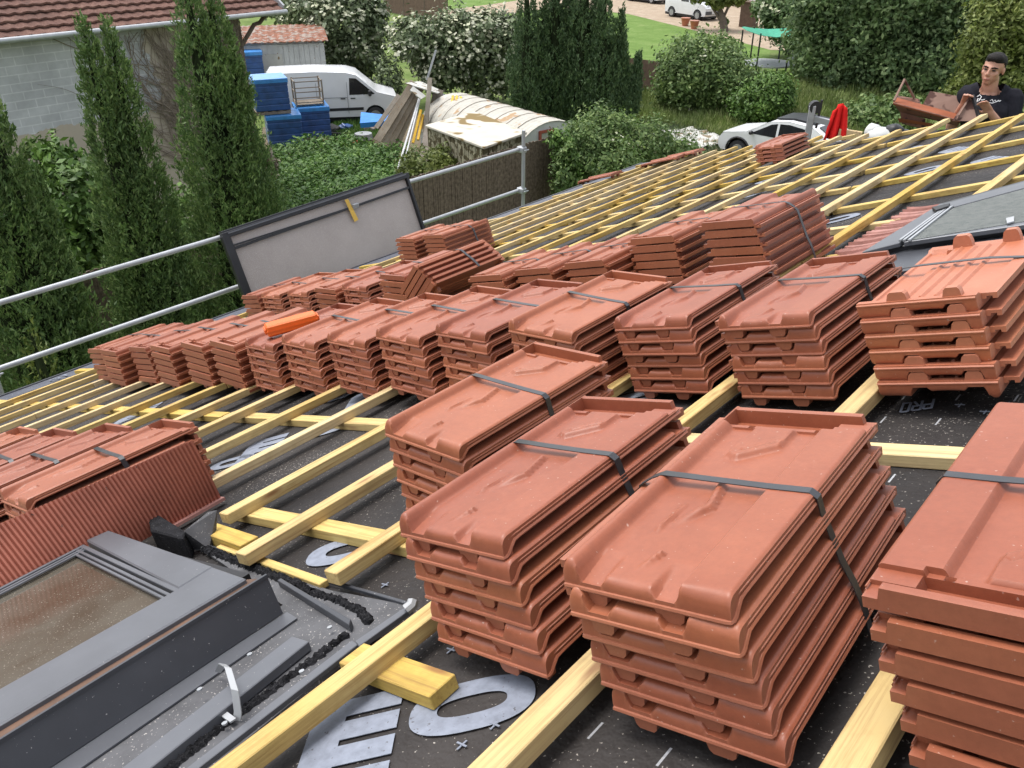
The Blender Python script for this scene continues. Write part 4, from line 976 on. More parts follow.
mb = MB(); rt = random.Random(2); run = W_/2+.45; nrow = 21; yv = Ypx(283, 6, HX+.45); pitch_w = .24
cols = int((yv-y0)/pitch_w)
for r in range(nrow):                             # courses of interlocking tiles, wavy across
    xa = HX+.45-run*r/nrow; xb = HX+.45-run*(r+1.12)/nrow; za = eh+.06+(HX+.45-xa)*pit; zb = eh+.02+(HX+.45-xb)*pit
    o = len(mb.v); N = cols*4
    for i in range(N+1):
        y = yv-(yv-y0)*i/N; wv = .016*(1 if i % 4 in (1,) else (.3 if i % 4 in (0, 2) else -.4)) + rt.uniform(-.004, .004)
        mb.v += [(xa, y, za+wv-.035), (xa, y, za+wv), (xb, y, zb+wv-.02)]
    for i in range(N):
        a = o+3*i; mb.f += [(a, a+3, a+4, a+1), (a+1, a+4, a+5, a+2)]
mb.build('roof', M['oldtile'], nh, NI)
mb = MB(); mb.slab([(HX+.35, y0, eh+.0), (HX+.35, yv-.03, eh+.0), (HX-W_/2, yv-.03, eh+(W_/2+.35)*pit-.06), (HX-W_/2, y0, eh+(W_/2+.35)*pit-.06)], (.5, 0, 1), .06)
mb.slab([(HX-W_-.35, y0, eh+.0), (HX-W_-.35, yv-.03, eh+.0), (HX-W_/2, yv-.03, eh+(W_/2+.35)*pit-.06), (HX-W_/2, y0, eh+(W_/2+.35)*pit-.06)], (-.5, 0, 1), .06)
mb.build('roof_deck', M['bark'], nh, NI)
mb = MB(); mb.tube([(HX+.50, y0, eh+.01), (HX+.50, yv+.05, eh+.01)], .055, 8); mb.build('gutter', M['rail'], nh, NI, smooth=50)
mb = MB(); mb.beam((HX+.42, yv+.02, eh+.08), (HX-W_/2, yv+.02, eh+.08+(W_/2+.42)*pit), .05, .16); mb.build('verge_board', M['rail'], nh, NI)
mb = MB(); mb.tube([(HX-.02, yc-.05, eh-.75), (HX+.1, yc+.35, eh-.25), (HX+.12, yc+.5, eh-.22), (HX+.3, yc+.55, eh-.05)], .05, 7); mb.build('downpipe', M['bark'], nh, NI, smooth=50)
# dry creeper on the wall corner
ve = empty('dry_creeper', T(HX+.1, yc-.3, 0), 'leafless dry creeper climbing the right end of the block wall', 'creeper'); VI = ve.matrix_world.inverted()
mb = MB(); rv = random.Random(8)
def vine(p, d, r, depth):
    pts = [p]; rad = [r]; n = rv.randint(5, 9)
    for k in range(n):
        d = (d+Vector((0, rv.uniform(-.5, .5), rv.uniform(-.25, .45)))).normalized(); p = p+d*rv.uniform(.16, .32); p.x = HX+.03+rv.uniform(0, .06)
        if p.z > eh-.05: break
        if p.y > yc-.02: p.y = yc-.02
        pts.append(p.copy()); rad.append(r*(1-.75*(k+1)/n))
        if depth < 3 and rv.random() < .62: vine(p.copy(), (d+Vector((0, rv.uniform(-1.2, .9), 0))).normalized(), r*.6, depth+1)
    if len(pts) > 1: mb.tube(pts, rad, 5)
for k in range(6): vine(Vector((HX+.05, yc-rv.choice((.1, .2, .3, .5, .6, 1.9)), rv.uniform(0, .4))), Vector((0, rv.uniform(-.3, .15), 1)), .045, 0)
for k in range(4): vine(Vector((HX+.05, yc-rv.uniform(.05, 1.9), rv.uniform(.5, eh-.8))), Vector((0, rv.uniform(-.6, .3), 1)), .028, 1)
mb.build('stems', plain('dry_stem', (.19, .155, .125), .95, 0, .3, 9), ve, VI)
n = 800; yy = yc-np.abs(rng.normal(size=n))*.38; far = rng.random(n) < .12; yy[far] = yc-1.3-rng.random(far.sum())*1.2*(.3+.7*rng.random(far.sum()))
zz = rng.random(n)*eh; c = np.stack([HX+.03+rng.random(n)*.14, np.minimum(yy, yc), zz], 1); d = unit(rng.normal(size=(n, 3))+np.array([0, 0, .9])); s = unit(np.cross(d, rnd_dirs(n)))
quads('twigs', c, d*(.05+.10*rng.random((n, 1))), s*.008, LM['dry'], ve, loc=ve.location)
# ------------------------------------------------------------------ vehicles
def vehicle(name, label, cat, outline, belt, width, wheels, wr, windows, front=None, extras=(), tumble=.11, loc=None, yaw=0.0, group=None, scale=1.0, mat='car_white', roofmat_=None):
    """outline: closed side profile [(x, z)] with +x forward; sides lean in above the belt line."""
    e = empty(name, T(loc) @ Rz(yaw) @ Matrix.Scale(scale, 4), label, cat, group)
    zmax = max(z for x, z in outline); hw = width/2
    def hy(x, z):
        t = max(0, min(1, (z-belt)/(zmax-belt))); xl = max(0, (abs(x)-.60*max(a for a, b in outline))/(.45*max(a for a, b in outline)))
        low = max(0, (belt*.45-z)/(belt*.45))
        return hw*(1-tumble*t**1.3)*(1-.10*xl**2)*(1-.05*low)
    # resample the profile finely and loft three strips: left side, top/ends, right side
    prof = []
    n = len(outline)
    for i in range(n):
        a, b = outline[i], outline[(i+1) % n]; L = math.hypot(b[0]-a[0], b[1]-a[1]); k = max(1, int(L/.10))
        prof += [(a[0]+(b[0]-a[0])*j/k, a[1]+(b[1]-a[1])*j/k) for j in range(k)]
    mb = MB(); N = len(prof); cx = sum(p[0] for p in prof)/N; cz = sum(p[1] for p in prof)/N
    rings = [(-1, .90), (-1, 1.0), (-.9, 1.035), (-.45, 1.05), (0, 1.055), (.45, 1.05), (.9, 1.035), (1, 1.0), (1, .90)]
    for s, k in rings:
        for x, z in prof:
            kk = 1+(k-1)*.55
            xx, zz = cx+(x-cx)*(1+(kk-1)*.8), (cz+(z-cz)*kk if z > .3 else z)
            y = hy(x, z)*(s if abs(s) < 1 else s*(1.0 if k >= 1 else .985)); mb.v.append((xx, y, zz))
    for r in range(len(rings)-1):
        for i in range(N):
            a = r*N+i; b = r*N+(i+1) % N; mb.f.append((a, b, b+N, a+N))
    # fill both sides with strips between the upper and the lower profile
    xs = np.linspace(min(p[0] for p in prof)+.02, max(p[0] for p in prof)-.02, 44)
    def span(x):
        hits = []
        for i in range(n):
            a, b = outline[i], outline[(i+1) % n]
            if (a[0]-x)*(b[0]-x) <= 0 and abs(a[0]-b[0]) > 1e-6: hits.append(a[1]+(b[1]-a[1])*(x-a[0])/(b[0]-a[0]))
        return min(hits), max(hits)
    for s in (-1, 1):
        o = len(mb.v)
        for x in xs:
            lo, hi = span(x); lo += .0; hi -= .015
            for wx in wheels:                             # wheel arches
                if abs(x-wx) < wr*1.22: lo = max(lo, wr*1.0+math.sqrt(max(0, (wr*1.22)**2-(x-wx)**2))*1.0)
            for j in range(9):
                z = lo+(hi-lo)*j/8; mb.v.append((x, s*hy(x, z), z))
        for i in range(len(xs)-1):
            for j in range(8):
                a = o+i*9+j; q = (a, a+9, a+10, a+1); mb.f.append(q if s < 0 else q[::-1])
    body = mb.build('body', M[mat], e, smooth=40)
    mb = MB(); mb.box((cx, 0, wr*.9), ((max(xs)-min(xs))*.94, width*.82, wr*.9)); mb.build('underbody', M['black'], e)
    def panel(name, poly, m, off=.006, sides=(-1, 1), par=e):
        for s in sides:
            q = MB(); a = [Vector((x, s*(hy(x, z)+off), z)) for x, z in poly]; q.slab(a, (0, s, .15), .02); q.build(name, m, par)
    for pl in windows: panel('side_window', pl, M['car_glass'])
    for wx in wheels:
        for s in (-1, 1):
            q = MB(); q.tube([(wx, s*(hw-.20), wr), (wx, s*(hw-.005), wr)], wr, 22); w = q.build('wheel', M['tyre'], e, smooth=50, bevel=.012)
            q = MB(); q.tube([(wx, s*(hw-.03), wr), (wx, s*(hw+.004), wr)], wr*.62, 16)
            for k in range(5):
                a = 2*math.pi*k/5; q.beam((wx, s*(hw+.006), wr), (wx+math.cos(a)*wr*.58, s*(hw+.006), wr+math.sin(a)*wr*.58), .05, .012, Vector((0, 1, 0)))
            q.build('rim', M['rim'], w, Matrix.Identity(4), smooth=40)
    for nm, pts, m, th in extras:                          # arbitrary slabs given as 3D polygons
        q = MB(); q.slab([Vector(p) for p in pts[0]], pts[1], th); q.build(nm, m, e)
    return e, hy
# white panel van in the yard, facing right
VO = [(-2.30, .35), (2.15, .30), (2.36, .42), (2.38, .78), (2.28, .98), (1.62, 1.16), (.92, 1.76), (.55, 1.86), (-.6, 1.92), (-2.15, 1.90), (-2.32, 1.70)]
fwd = (at(392, 118)-at(300, 122)); fwd.z = 0; ya_ = math.atan2(fwd.y, fwd.x); fwd.normalize()
vf = at(397, 118); vloc = Vector((vf.x, vf.y, 0))-fwd*2.36; vloc.z = 0
van, _ = vehicle('panel_van', 'white panel van parked behind the blue wrapped pallets', 'van', VO, 1.02, 1.88, (-1.35, 1.52), .32,
        [[(.62, 1.10), (1.55, 1.10), (1.42, 1.22), (.90, 1.66), (.66, 1.68)]], loc=vloc, yaw=ya_,
        extras=[('windscreen', ([(1.64, -.70, 1.165), (1.64, .70, 1.165), (.99, .62, 1.73), (.99, -.62, 1.73)], (.6, 0, .8)), M['car_glass'], .02)])
for s in (-1, 1):
    q = MB(); q.box((-.45, s*.945, .60), (3.1, .02, .10)); q.build('side_moulding', M['black'], van)
    for x in (.38, .74): q = MB(); q.box((x, s*.955, .98), (.17, .02, .035)); q.build('door_handle', M['black'], van)
    q = MB(); q.box((1.36, s*1.04, 1.16), (.12, .20, .20)); q.build('wing_mirror', M['black'], van, bevel=.03)
    q = MB()
    for x in (-.55, .55): q.box((x, s*.952, 1.0), (.012, .006, 1.1))
    q.box((-.0, s*.955, 1.02), (1.05, .006, .012)); q.build('door_seams', M['flash_lt'], van)
    q = MB(); q.slab([(2.30, s*.60, .72), (2.30, s*.86, .72), (2.02, s*.90, 1.02), (2.20, s*.60, .98)], (1, 0, .3), .03); q.build('headlight', M['lamp_glass'], van)
q = MB(); q.box((2.36, 0, .46), (.10, 1.7, .20)); q.build('bumper', M['flash'], van, bevel=.03)
# white hatchback by the track
HO = [(-2.0, .32), (2.0, .26), (2.12, .40), (2.12, .62), (1.95, .84), (1.05, 1.00), (.25, 1.42), (-.35, 1.50), (-1.15, 1.44), (-1.85, 1.08), (-2.08, .92), (-2.10, .45)]
cpos = atd(786, 150, 28.5); cpos.z = 0
# nose points left in the picture
ca = atd(726, 135, 30.2); cb = atd(830, 150, 28.6); hd = ca-cb
hb, hyf = vehicle('parked_car', 'white hatchback parked on the track beyond the far edge of the roof', 'car', HO, .92, 1.80, (-1.30, 1.32), .33,
        [[(.92, .96), (.22, 1.34), (.02, 1.38), (.02, .95)], [(-.06, .95), (-.06, 1.39), (-.40, 1.41), (-1.05, 1.34), (-1.25, .99)]], loc=cpos, yaw=math.atan2(hd.y, hd.x), scale=.95,
        extras=[('windscreen', ([(1.00, -.66, 1.035), (1.00, .66, 1.035), (.30, .58, 1.435), (.30, -.58, 1.435)], (.5, 0, .9)), M['car_glass'], .02),
                ('roof_panel', ([(.22, -.56, 1.50), (.22, .56, 1.50), (-.4, .56, 1.575), (-1.12, .56, 1.52), (-1.12, -.56, 1.52), (-.4, -.56, 1.575)], (0, 0, 1)), M['darkframe'], .03),
                ('rear_window', ([(-1.28, -.58, 1.44), (-1.28, .58, 1.44), (-1.86, .64, 1.13), (-1.86, -.64, 1.13)], (-.5, 0, .9)), M['car_glass'], .02)])
for s in (-1, 1):
    q = MB(); q.slab([(2.08, s*.50, .66), (2.02, s*.84, .70), (1.72, s*.88, .84), (1.95, s*.55, .80)], (.8, 0, .6), .03); q.build('headlight', M['lamp_glass'], hb)
    q = MB(); q.box((.86, s*.98, 1.0), (.11, .16, .12)); q.build('wing_mirror', M['black'], hb, bevel=.03)
    q = MB()
    for wx in (-1.30, 1.32):
        pts = [(wx+.43*math.cos(a), s*.905, .33+.43*math.sin(a)) for a in np.linspace(0, math.pi, 12)]; q.tube(pts, .035, 6)
    q.build('wheel_arch', M['black'], hb)
# cars far away on the gravel drive
KO = [(-2.0, .34), (1.95, .30), (2.05, .45), (2.05, .80), (1.85, 1.0), (1.15, 1.14), (.55, 1.70), (.2, 1.80), (-1.85, 1.80), (-2.03, 1.2)]
k1 = at(692, 18); k2 = at(620, 6); kd = at(705, 22)-at(635, 12)
far1, _ = vehicle('parked_car', 'small white van parked on the gravel drive beside the small tree', 'car', KO, 1.02, 1.72, (-1.25, 1.30), .33,
        [[(.50, 1.10), (1.10, 1.10), (.52, 1.62), (.44, 1.62)], [(-.35, 1.12), (.38, 1.12), (.38, 1.62), (-.35, 1.62)]], loc=Vector((k1.x, k1.y, 0)), yaw=math.atan2(kd.y, kd.x),
        group='white vehicles far off on the drive', extras=[('windscreen', ([(1.16, -.64, 1.19), (1.16, .64, 1.19), (.62, .56, 1.69), (.62, -.56, 1.69)], (.7, 0, .7)), M['car_glass'], .02)])
q = MB(); q.box((2.06, 0, .52), (.08, 1.6, .22)); q.build('bumper', M['flash'], far1)
k3 = at(648, 2)
far2 = copy_tree(far1); far2.location = (k3.x, k3.y, 0); far2['label'] = 'white car cut off by the top edge, left of the small white van'
k4 = at(735, 10)
far3 = copy_tree(far1); far3.location = (k4.x+.5, k4.y+2.5, 0); far3['label'] = 'white car half hidden by the small tree on the drive'

# ------------------------------------------------------------------ things in the neighbour's yard
M['bluefilm'] = plain('blue_plastic_film', (0.018, 0.065, 0.21), 0.42, 0, .35, 4, .3, .6)
M['bluetop'] = plain('blue_plastic_cap', (0.045, 0.22, 0.55), 0.3, 0, .2, 5, .3, .6)
M['greywood'] = wood('weathered_grey_wood', (0.20, 0.165, 0.125), (0.30, 0.255, 0.205), 2, (.09, .07, .05), .9)
M['boardwood'] = wood('pale_old_boards', (0.26, 0.215, 0.165), (0.36, 0.31, 0.245), 2, (.12, .09, .06), .7)
M['white_sheet'] = plain('weathered_white_sheet', (0.46, 0.455, 0.42), .6, 0, .15, 3, .1, .3, ((.20, .15, .09), 3.0, .60))
M['white_panel'] = plain('white_painted_cladding', (0.48, 0.49, 0.48), .6, 0, .12, 3, .1, .3, ((.30, .24, .18), 6.0, .66))
M['moss_roof'] = plain('mossy_white_roof', (0.48, 0.45, 0.38), .8, 0, .12, 2, .2, .2, ((.19, .135, .055), 1.15, .49))
M['arch'] = plain('pale_corrugated_sheet', (0.42, 0.40, 0.35), .7, 0, .14, 2.5, .2, .3, ((.34, .23, .13), 2.4, .60))
M['rustroof'] = plain('orange_rusty_sheets', (0.20, 0.088, 0.055), .85, 0, .4, 3, .2, .2, ((.25, .21, .18), 4, .52))
M['yellowprop'] = plain('yellow_painted_steel', (0.70, 0.42, 0.03), .45, 0, .12, 8)
M['greyprop'] = plain('old_galvanised_steel', (0.34, 0.35, 0.36), .5, .3, .2, 8)
M['red'] = plain('bright_red_cloth', (0.62, 0.020, 0.018), .8, 0, .12, 9, .1, .1)
M['bluebarrow'] = plain('blue_painted_sheet', (0.03, 0.20, 0.56), .4, 0, .15, 5)
PG = 'blue film wrapped pallets'
def pallet(px, py, z, yaw, label, D=None, s=(1.12, 1.12, 1.10)):
    p = at(px, py, z) if D is None else atd(px, py, D); p.z = z
    e = empty('wrapped_pallet', T(p) @ Rz(yaw), label, 'pallet', PG)
    m = MB()
    for y in (-.45, 0, .45): m.box((0, y*s[1], .05), (s[0], .10, .08))
    for x in (-.45, -.22, 0, .22, .45): m.box((x*s[0], 0, .105), (.13, s[1], .022))
    m.build('pallet_base', M['greywood'], e)
    m = MB(); r = random.Random(int(px)); hz = s[2]-.12
    for k in range(5): m.box((r.uniform(-.008, .008), r.uniform(-.008, .008), .12+hz*(k+.5)/5), (s[0], s[1], hz/5-.012))
    m.box((0, 0, .12+hz/2), (s[0]-.03, s[1]-.03, hz)); m.build('wrapped_load', M['bluefilm'], e, bevel=.02)
    m = MB(); m.box((0, 0, s[2]+.012), (s[0]+.03, s[1]+.03, .03)); m.box((0, s[1]/2+.012, s[2]-.06), (s[0]+.03, .012, .13)); m.box((0, -s[1]/2-.012, s[2]-.05), (s[0]+.03, .012, .11)); m.box((s[0]/2+.012, 0, s[2]-.05), (.012, s[1]+.03, .11))
    m.build('film_cap', M['bluetop'], e, bevel=.008); return e
yaP = ya_+R_(8)
P1 = at(287, 147); P2 = at(316, 140); d = Vector((P2.x-P1.x, P2.y-P1.y, 0))
pallet(286, 146, 0, yaP, 'lower left blue wrapped pallet, with another blue pallet on top of it')
pallet(314, 137, 0, yaP, 'lower right blue wrapped pallet, carrying the metal cage crate')
pp = at(286, 146); e = pallet(272, 100, 1.04, yaP+R_(3), 'upper blue wrapped pallet standing on the lower left one'); e.location = (pp.x-.30, pp.y-.18, 1.14)
pb = at(262, 118); e = pallet(262, 118, 0, yaP, 'blue wrapped pallet at the back, half hidden by the house corner'); e.location = (pb.x-1.4, pb.y+.6, 0)
e2 = pallet(262, 118, 1.04, yaP, 'topmost blue wrapped pallet at the back, only its cap showing'); e2.location = (pb.x-1.4, pb.y+.6, 1.14)
# metal cage crate on the lower right pallet
pc = at(314, 137); cg = empty('cage_crate', T(pc.x-.05, pc.y-.02, 1.145) @ Rz(yaP), 'rusty metal cage crate with wooden floor standing on a blue pallet', 'crate')
m = MB()
for sx in (-.46, .46):
    for sy in (-.40, .40): m = MB(); m.box((sx, sy, .42), (.05, .05, .84)); m.build('post', M['greywood'], cg)
m = MB()
for z in (.12, .46, .80):
    for sy in (-.40, .40): m.box((0, sy, z), (.90, .022, .03))
    for sx in (-.46, .46): m.box((sx, 0, z), (.022, .78, .03))
m.build('side_grille', M['greywood'], cg)
m = MB()
for i in range(6): m.box((0, -.34+i*.136, .05), (.96, .12, .03))
m.build('floor_boards', M['greywood'], cg)
# white shed with orange roof
c0 = atd(243, 66, 36.5); c1 = atd(325, 62, 36.5); ax = Vector((c1.x-c0.x, c1.y-c0.y, 0)); L = ax.length; c0.z = 0
shed = empty('shed', T(c0) @ Rz(math.atan2(ax.y, ax.x)), 'white clad shed with a rusty orange sheet roof behind the van', 'shed')
sh = atd(322, 40, 36.5).z
m = MB(); r = random.Random(1); x = 0
while x < L: m.box((x+.10, r.uniform(-.012, .012), (sh-.1)/2), (.19, .03, sh-.1-r.uniform(0, .05))); x += .2
m.box((L/2, 1.5, sh/2), (L-.05, 2.9, sh-.05)); m.build('wall', M['white_panel'], shed)
m = MB(); n = 30
for i in range(n+1):
    xx = -.25+(L+.45)*i/n; z = .03*(i % 2); m.v += [(xx, -.25, sh+.0+z), (xx, 1.6, sh+.16+z), (xx, 3.2, sh+.22+z)]
for i in range(n): a = i*3; m.f += [(a, a+3, a+4, a+1), (a+1, a+4, a+5, a+2)]
o = m.build('roof', M['rustroof'], shed); o.modifiers.new('t', 'SOLIDIFY').thickness = .03
m = MB(); m.box((L*.36, -.035, sh*.42), (.8, .04, sh*.80)); m.build('door', M['white_sheet'], shed)
m = MB(); m.box((L*.15, -.04, sh*.5), (.16, .05, sh*.75)); m.box((L*.22, -.045, sh*.5), (.10, .05, sh*.8)); m.build('shutter', plain('dark_green_paint', (.02, .07, .05), .6), shed)
# low flat shed
zr = 2.15
q0, q1, q2, q3 = at(425, 125, zr), at(484, 147, zr), at(527, 132, zr), at(474, 111, zr)
fs = empty('flat_roof_shed', T((q0+q1+q2+q3)/4*Vector((1, 1, 0)) if False else Vector(((q0.x+q2.x)/2, (q0.y+q2.y)/2, 0))), 'low shed of weathered boards with a flat mossy white roof', 'shed'); FSI = fs.matrix_world.inverted()
m = MB(); m.slab([q0, q1, q2, q3], (0, 0, 1), .06); m.build('roof', M['moss_roof'], fs, FSI, bevel=.01)
M['oldboards'] = plain('streaky_old_boards', (0.30, 0.28, 0.20), .9, 0, .35, 9, .4, .1, ((.10, .085, .05), 7, .50))
m = MB(); cen = (q0+q2)/2; ins = [cen+(q-cen)*.95 for q in (q0, q1, q2, q3)]; r = random.Random(4)
for a, b in zip(ins, ins[1:]+ins[:1]):
    dd = (b-a); k = int(dd.length/.16)
    for i in range(k):
        p = a.lerp(b, (i+.5)/k); m.box((p.x, p.y, (zr-.07)/2), (.145, .03, zr-.07-r.uniform(0, .03)), Matrix.Rotation(math.atan2(dd.y, dd.x), 3, 'Z'))
m.build('wall', M['oldboards'], fs, FSI)
# arched shed
r0, r1 = at(452, 93, 1.95), at(552, 121, 1.95); axs = Vector((r1.x-r0.x, r1.y-r0.y, 0)); La = axs.length
ar = empty('arched_shed', T(r0.x, r0.y, 0) @ Rz(math.atan2(axs.y, axs.x)), 'arched shed with a ribbed pale sheet roof and a red window frame in its end', 'shed')
HW, WH, RH = 1.30, .95, 1.0
m = MB(); NA, NS = 16, int(La/.085)
for i in range(NS+1):
    x = La*i/NS; bmp = .016 if i % 2 else 0
    for k in range(NA+1):
        a = math.pi*k/NA; m.v.append((x, -(HW+bmp)*math.cos(a), WH+(RH+bmp)*math.sin(a)))
for i in range(NS):
    for k in range(NA): a = i*(NA+1)+k; m.f.append((a, a+1, a+NA+2, a+NA+1))
o = m.build('roof', M['arch'], ar); o.modifiers.new('t', 'SOLIDIFY').thickness = .02
m = MB()
for i in range(1, 9):
    x = La*i/9; m.tube([(x, -(HW+.02)*math.cos(math.pi*k/16), WH+(RH+.02)*math.sin(math.pi*k/16)) for k in range(17)], .008, 5)
m.build('ribs', M['greywood'], ar)
m = MB(); endp = [(La-.03, -HW*.98*math.cos(math.pi*k/12), WH+RH*.97*math.sin(math.pi*k/12)) for k in range(13)]
m.slab([(La-.03, -HW*.98, 0)]+endp+[(La-.03, HW*.98, 0)], (1, 0, 0), .05); m.slab([(.05, -HW*.98, 0)]+[(.05, y, z) for _, y, z in endp]+[(.05, HW*.98, 0)], (-1, 0, 0), .05)
for s in (-1, 1): m.box((La/2, s*HW*.98, WH/2), (La-.1, .04, WH))
m.build('wall', M['white_panel'], ar)
m = MB(); 
for y in (-.42, .06): m.box((La+.0, y, 1.1), (.05, .075, 1.25))
for z in (.5, 1.70): m.box((La+.002, -.18, z), (.05, .50, .07))
wf = m.build('window', plain('rusty_red_frame', (.28, .07, .045), .7), ar)
m = MB(); m.box((La-.003, -.18, 1.1), (.02, .42, 1.1)); m.build('pane', plain('grimy_pale_glass', (.32, .33, .30), .3), wf, Matrix.Identity(4))
# leaning boards, each a plank of its own
bg = 'planks leaning in the yard heap'
def lean(name, px0, py0, D0, px1, py1, D1, w, th, mat, label, cat, group=None):
    a, b = atd(px0, py0, D0), atd(px1, py1, D1); dd = b-a; Ln = dd.length
    m = MB(); m.box((0, 0, Ln/2), (w, th, Ln)); o = m.build(name, M[mat], bevel=.003)
    q = Vector((0, 0, 1)).rotation_difference(dd.normalized()).to_matrix().to_4x4()
    o.matrix_world = T(a) @ q @ Rz(R_(38)); tag(o, label, cat, group)
def lean_ground(px, py): return math.hypot(at(px, py).x, at(px, py).y)
D0 = 27.2
for i, (x0, y0, x1, y1, w, lb) in enumerate(((377, 141, 414, 82, .24, 'leftmost and widest grey plank of the leaning heap'), (384, 143, 417, 84, .20, 'second grey plank from the left in the leaning heap'), (390, 146, 419, 88, .20, 'third grey plank from the left in the leaning heap'),
                                  (396, 148, 422, 86, .18, 'fourth grey plank from the left in the leaning heap'), (376, 128, 399, 95, .14, 'short plank on the far left of the leaning heap, beside the blue sheet'), (431, 128, 441, 90, .17, 'dark plank at the right back of the leaning heap'), (426, 132, 436, 90, .15, 'narrow dark plank beside the grey post of the heap'))):
    lean('plank', x0, y0, D0+.1*i, x1, y1, D0+1.0, w, .04, 'boardwood' if i < 5 else 'greywood', lb, 'plank', bg)
lean('timber_post', 424, 152, D0-.6, 430, 78, D0+.3, .13, .10, 'boardwood', 'square grey timber post standing upright in front of the leaning heap', 'post')
lean('steel_prop', 397, 172, D0-3.2, 419, 99, D0-.1, .055, .05, 'greyprop', 'long thin grey steel prop leaning across the plank heap', 'prop', 'steel props')
lean('steel_prop', 402, 172, D0-3.2, 420, 99, D0-.1, .04, .04, 'greyprop', 'second thin grey steel prop close beside the long one', 'prop', 'steel props')
lean('steel_pole', 427, 80, D0+.3, 436, 50, D0+.5, .06, .06, 'greyprop', 'pale grey pole sticking up above the plank heap', 'pole')
for i, (x0, y0, x1, y1, lb) in enumerate(((413, 143, 421, 110, 'left yellow steel prop among the leaning planks'), (418, 140, 423, 115, 'right yellow steel prop among the leaning planks'), (450, 118, 453, 96, 'left of the upright yellow props by the arched shed'), (454, 118, 457, 96, 'middle of the upright yellow props by the arched shed'), (458, 117, 461, 97, 'right of the upright yellow props by the arched shed'))):
    lean('steel_prop', x0, y0, D0-.4, x1, y1, D0+.2, .075, .075, 'yellowprop', lb, 'prop', 'steel props')
def flat_piece(name, pts, D, mat, label, cat, th=.03, group=None):
    P = [atd(x, y, D+dd) for x, y, dd in pts]; cen = sum(P, Vector())/len(P); m = MB(); nn = (P[1]-P[0]).cross(P[2]-P[0]).normalized()
    if nn.z < 0: nn = -nn
    m.slab([p-cen for p in P], nn, th); o = m.build(name, M[mat]); o.location = cen; tag(o, label, cat, group); return o
flat_piece('sheet_panel', [(405, 83, -.2), (420, 81, 1.2), (443, 91, 1.2), (438, 93, -.2)], D0+.6, 'white_sheet', 'white sheet lying across the top of the plank heap', 'sheet')
flat_piece('sheet_panel', [(410, 90, -.4), (413, 86, 0), (426, 96, 0), (421, 99, -.4)], D0-.1, 'white_sheet', 'narrow pale sheet slipping off the front of the plank heap', 'sheet')
flat_piece('mesh_panel', [(437, 122, 0), (447, 126, 0), (451, 96, .5), (441, 93, .5)], D0+.5, 'greyprop', 'speckled grey panel standing between the planks and the yellow props', 'panel')
flat_piece('pallet_board', [(419, 160, -1.2), (428, 162, -1.2), (437, 132, .2), (425, 126, .2)], D0-1.8, 'greywood', 'old grey pallet leaning on the low flat shed', 'pallet', .08)
flat_piece('metal_grille', [(433, 164, -1.2), (438, 166, -1.2), (450, 130, 0), (445, 129, 0)], D0-2.0, 'greyprop', 'grey metal frame leaning at the corner of the low flat shed', 'frame', .05)
flat_piece('blue_sheet', [(360, 123, 0), (386, 121, 0), (389, 115, .9), (361, 112, .9)], D0+1.6, 'bluebarrow', 'bright blue folded sheet lying beside the van', 'sheet', .16)
# scrap between the pallets and the planks
def lump(name, px, py, size, mat, label, cat, seed):
    p = at(px, py); r = random.Random(seed); m = MB()
    for k in range(4): m.box((r.uniform(-.3, .3)*size[0], r.uniform(-.3, .3)*size[1], size[2]*r.uniform(.2, .5)), [s*r.uniform(.4, .8) for s in size], Euler((r.uniform(-.4, .4), r.uniform(-.4, .4), r.uniform(0, 3))).to_matrix())
    o = m.build(name, M[mat], bevel=.02); o.location = (p.x, p.y, 0); tag(o, label, cat)
lump('scrap_heap', 333, 135, (.8, .7, .35), 'black', 'heap of black plastic scrap in front of the blue pallets', 'scrap', 1)
lump('scrap_heap', 344, 131, (.5, .4, .4), 'bluefilm', 'crumpled blue plastic beside the black scrap', 'scrap', 2)
lump('scrap_heap', 327, 147, (.45, .4, .3), 'rustroof', 'orange rubble among the weeds below the pallets', 'rubble', 3)
lump('scrap_heap', 355, 149, (.35, .3, .45), 'red', 'small red object among the scrap', 'scrap', 4)
lump('scrap_heap', 371, 130, (.6, .5, .4), 'rustroof', 'orange clay pipe pieces beside the plank heap', 'rubble', 5)
p = at(364, 142); m = MB(); m.tube([(0, 0, 0), (0, 0, .12), (0, 0, .30)], [.22, .33, .30], 14); o = m.build('metal_tub', M['rail'], smooth=40); o.location = (p.x, p.y, 0); tag(o, 'grey round metal tub lying by the plank heap', 'tub')
# panel fence by the track, far fence, netting
M['panelfence'] = plain('brown_fence_panel', (0.115, 0.080, 0.060), .85, 0, .2, 6, .3, .1)
def panel_fence(name, p0, p1, h, n, label):
    e = empty(name, T(p0), label, 'fence'); I_ = e.matrix_world.inverted(); dv = (p1-p0)/n
    for i in range(n):
        a, b = p0+dv*i, p0+dv*(i+1); m = MB()
        m.beam(a+dv*.02+Vector((0, 0, h*.27)), b-dv*.02+Vector((0, 0, h*.27)), .03, h*.46); m.beam(a+dv*.02+Vector((0, 0, h*.75)), b-dv*.02+Vector((0, 0, h*.75)), .03, h*.47)
        m.beam(a+dv*.02+Vector((0, 0, h*.505)), b-dv*.02+Vector((0, 0, h*.505)), .04, .025); m.build('panel', M['panelfence'], e, I_)
    for i in range(n+1):
        m = MB(); a = p0+dv*i; m.box((a.x, a.y, h*.51), (.07, .07, h*1.02)); m.build('post', M['bark'], e, I_)
pa, pb_ = at(612, 90), at(664, 98); panel_fence('panel_fence', Vector((pa.x, pa.y, 0)), Vector((pb_.x, pb_.y, 0)), atd(645, 56, math.hypot(pa.x, pa.y)).z, 2, 'brown panel fence between the dark conifers and the large shrub')
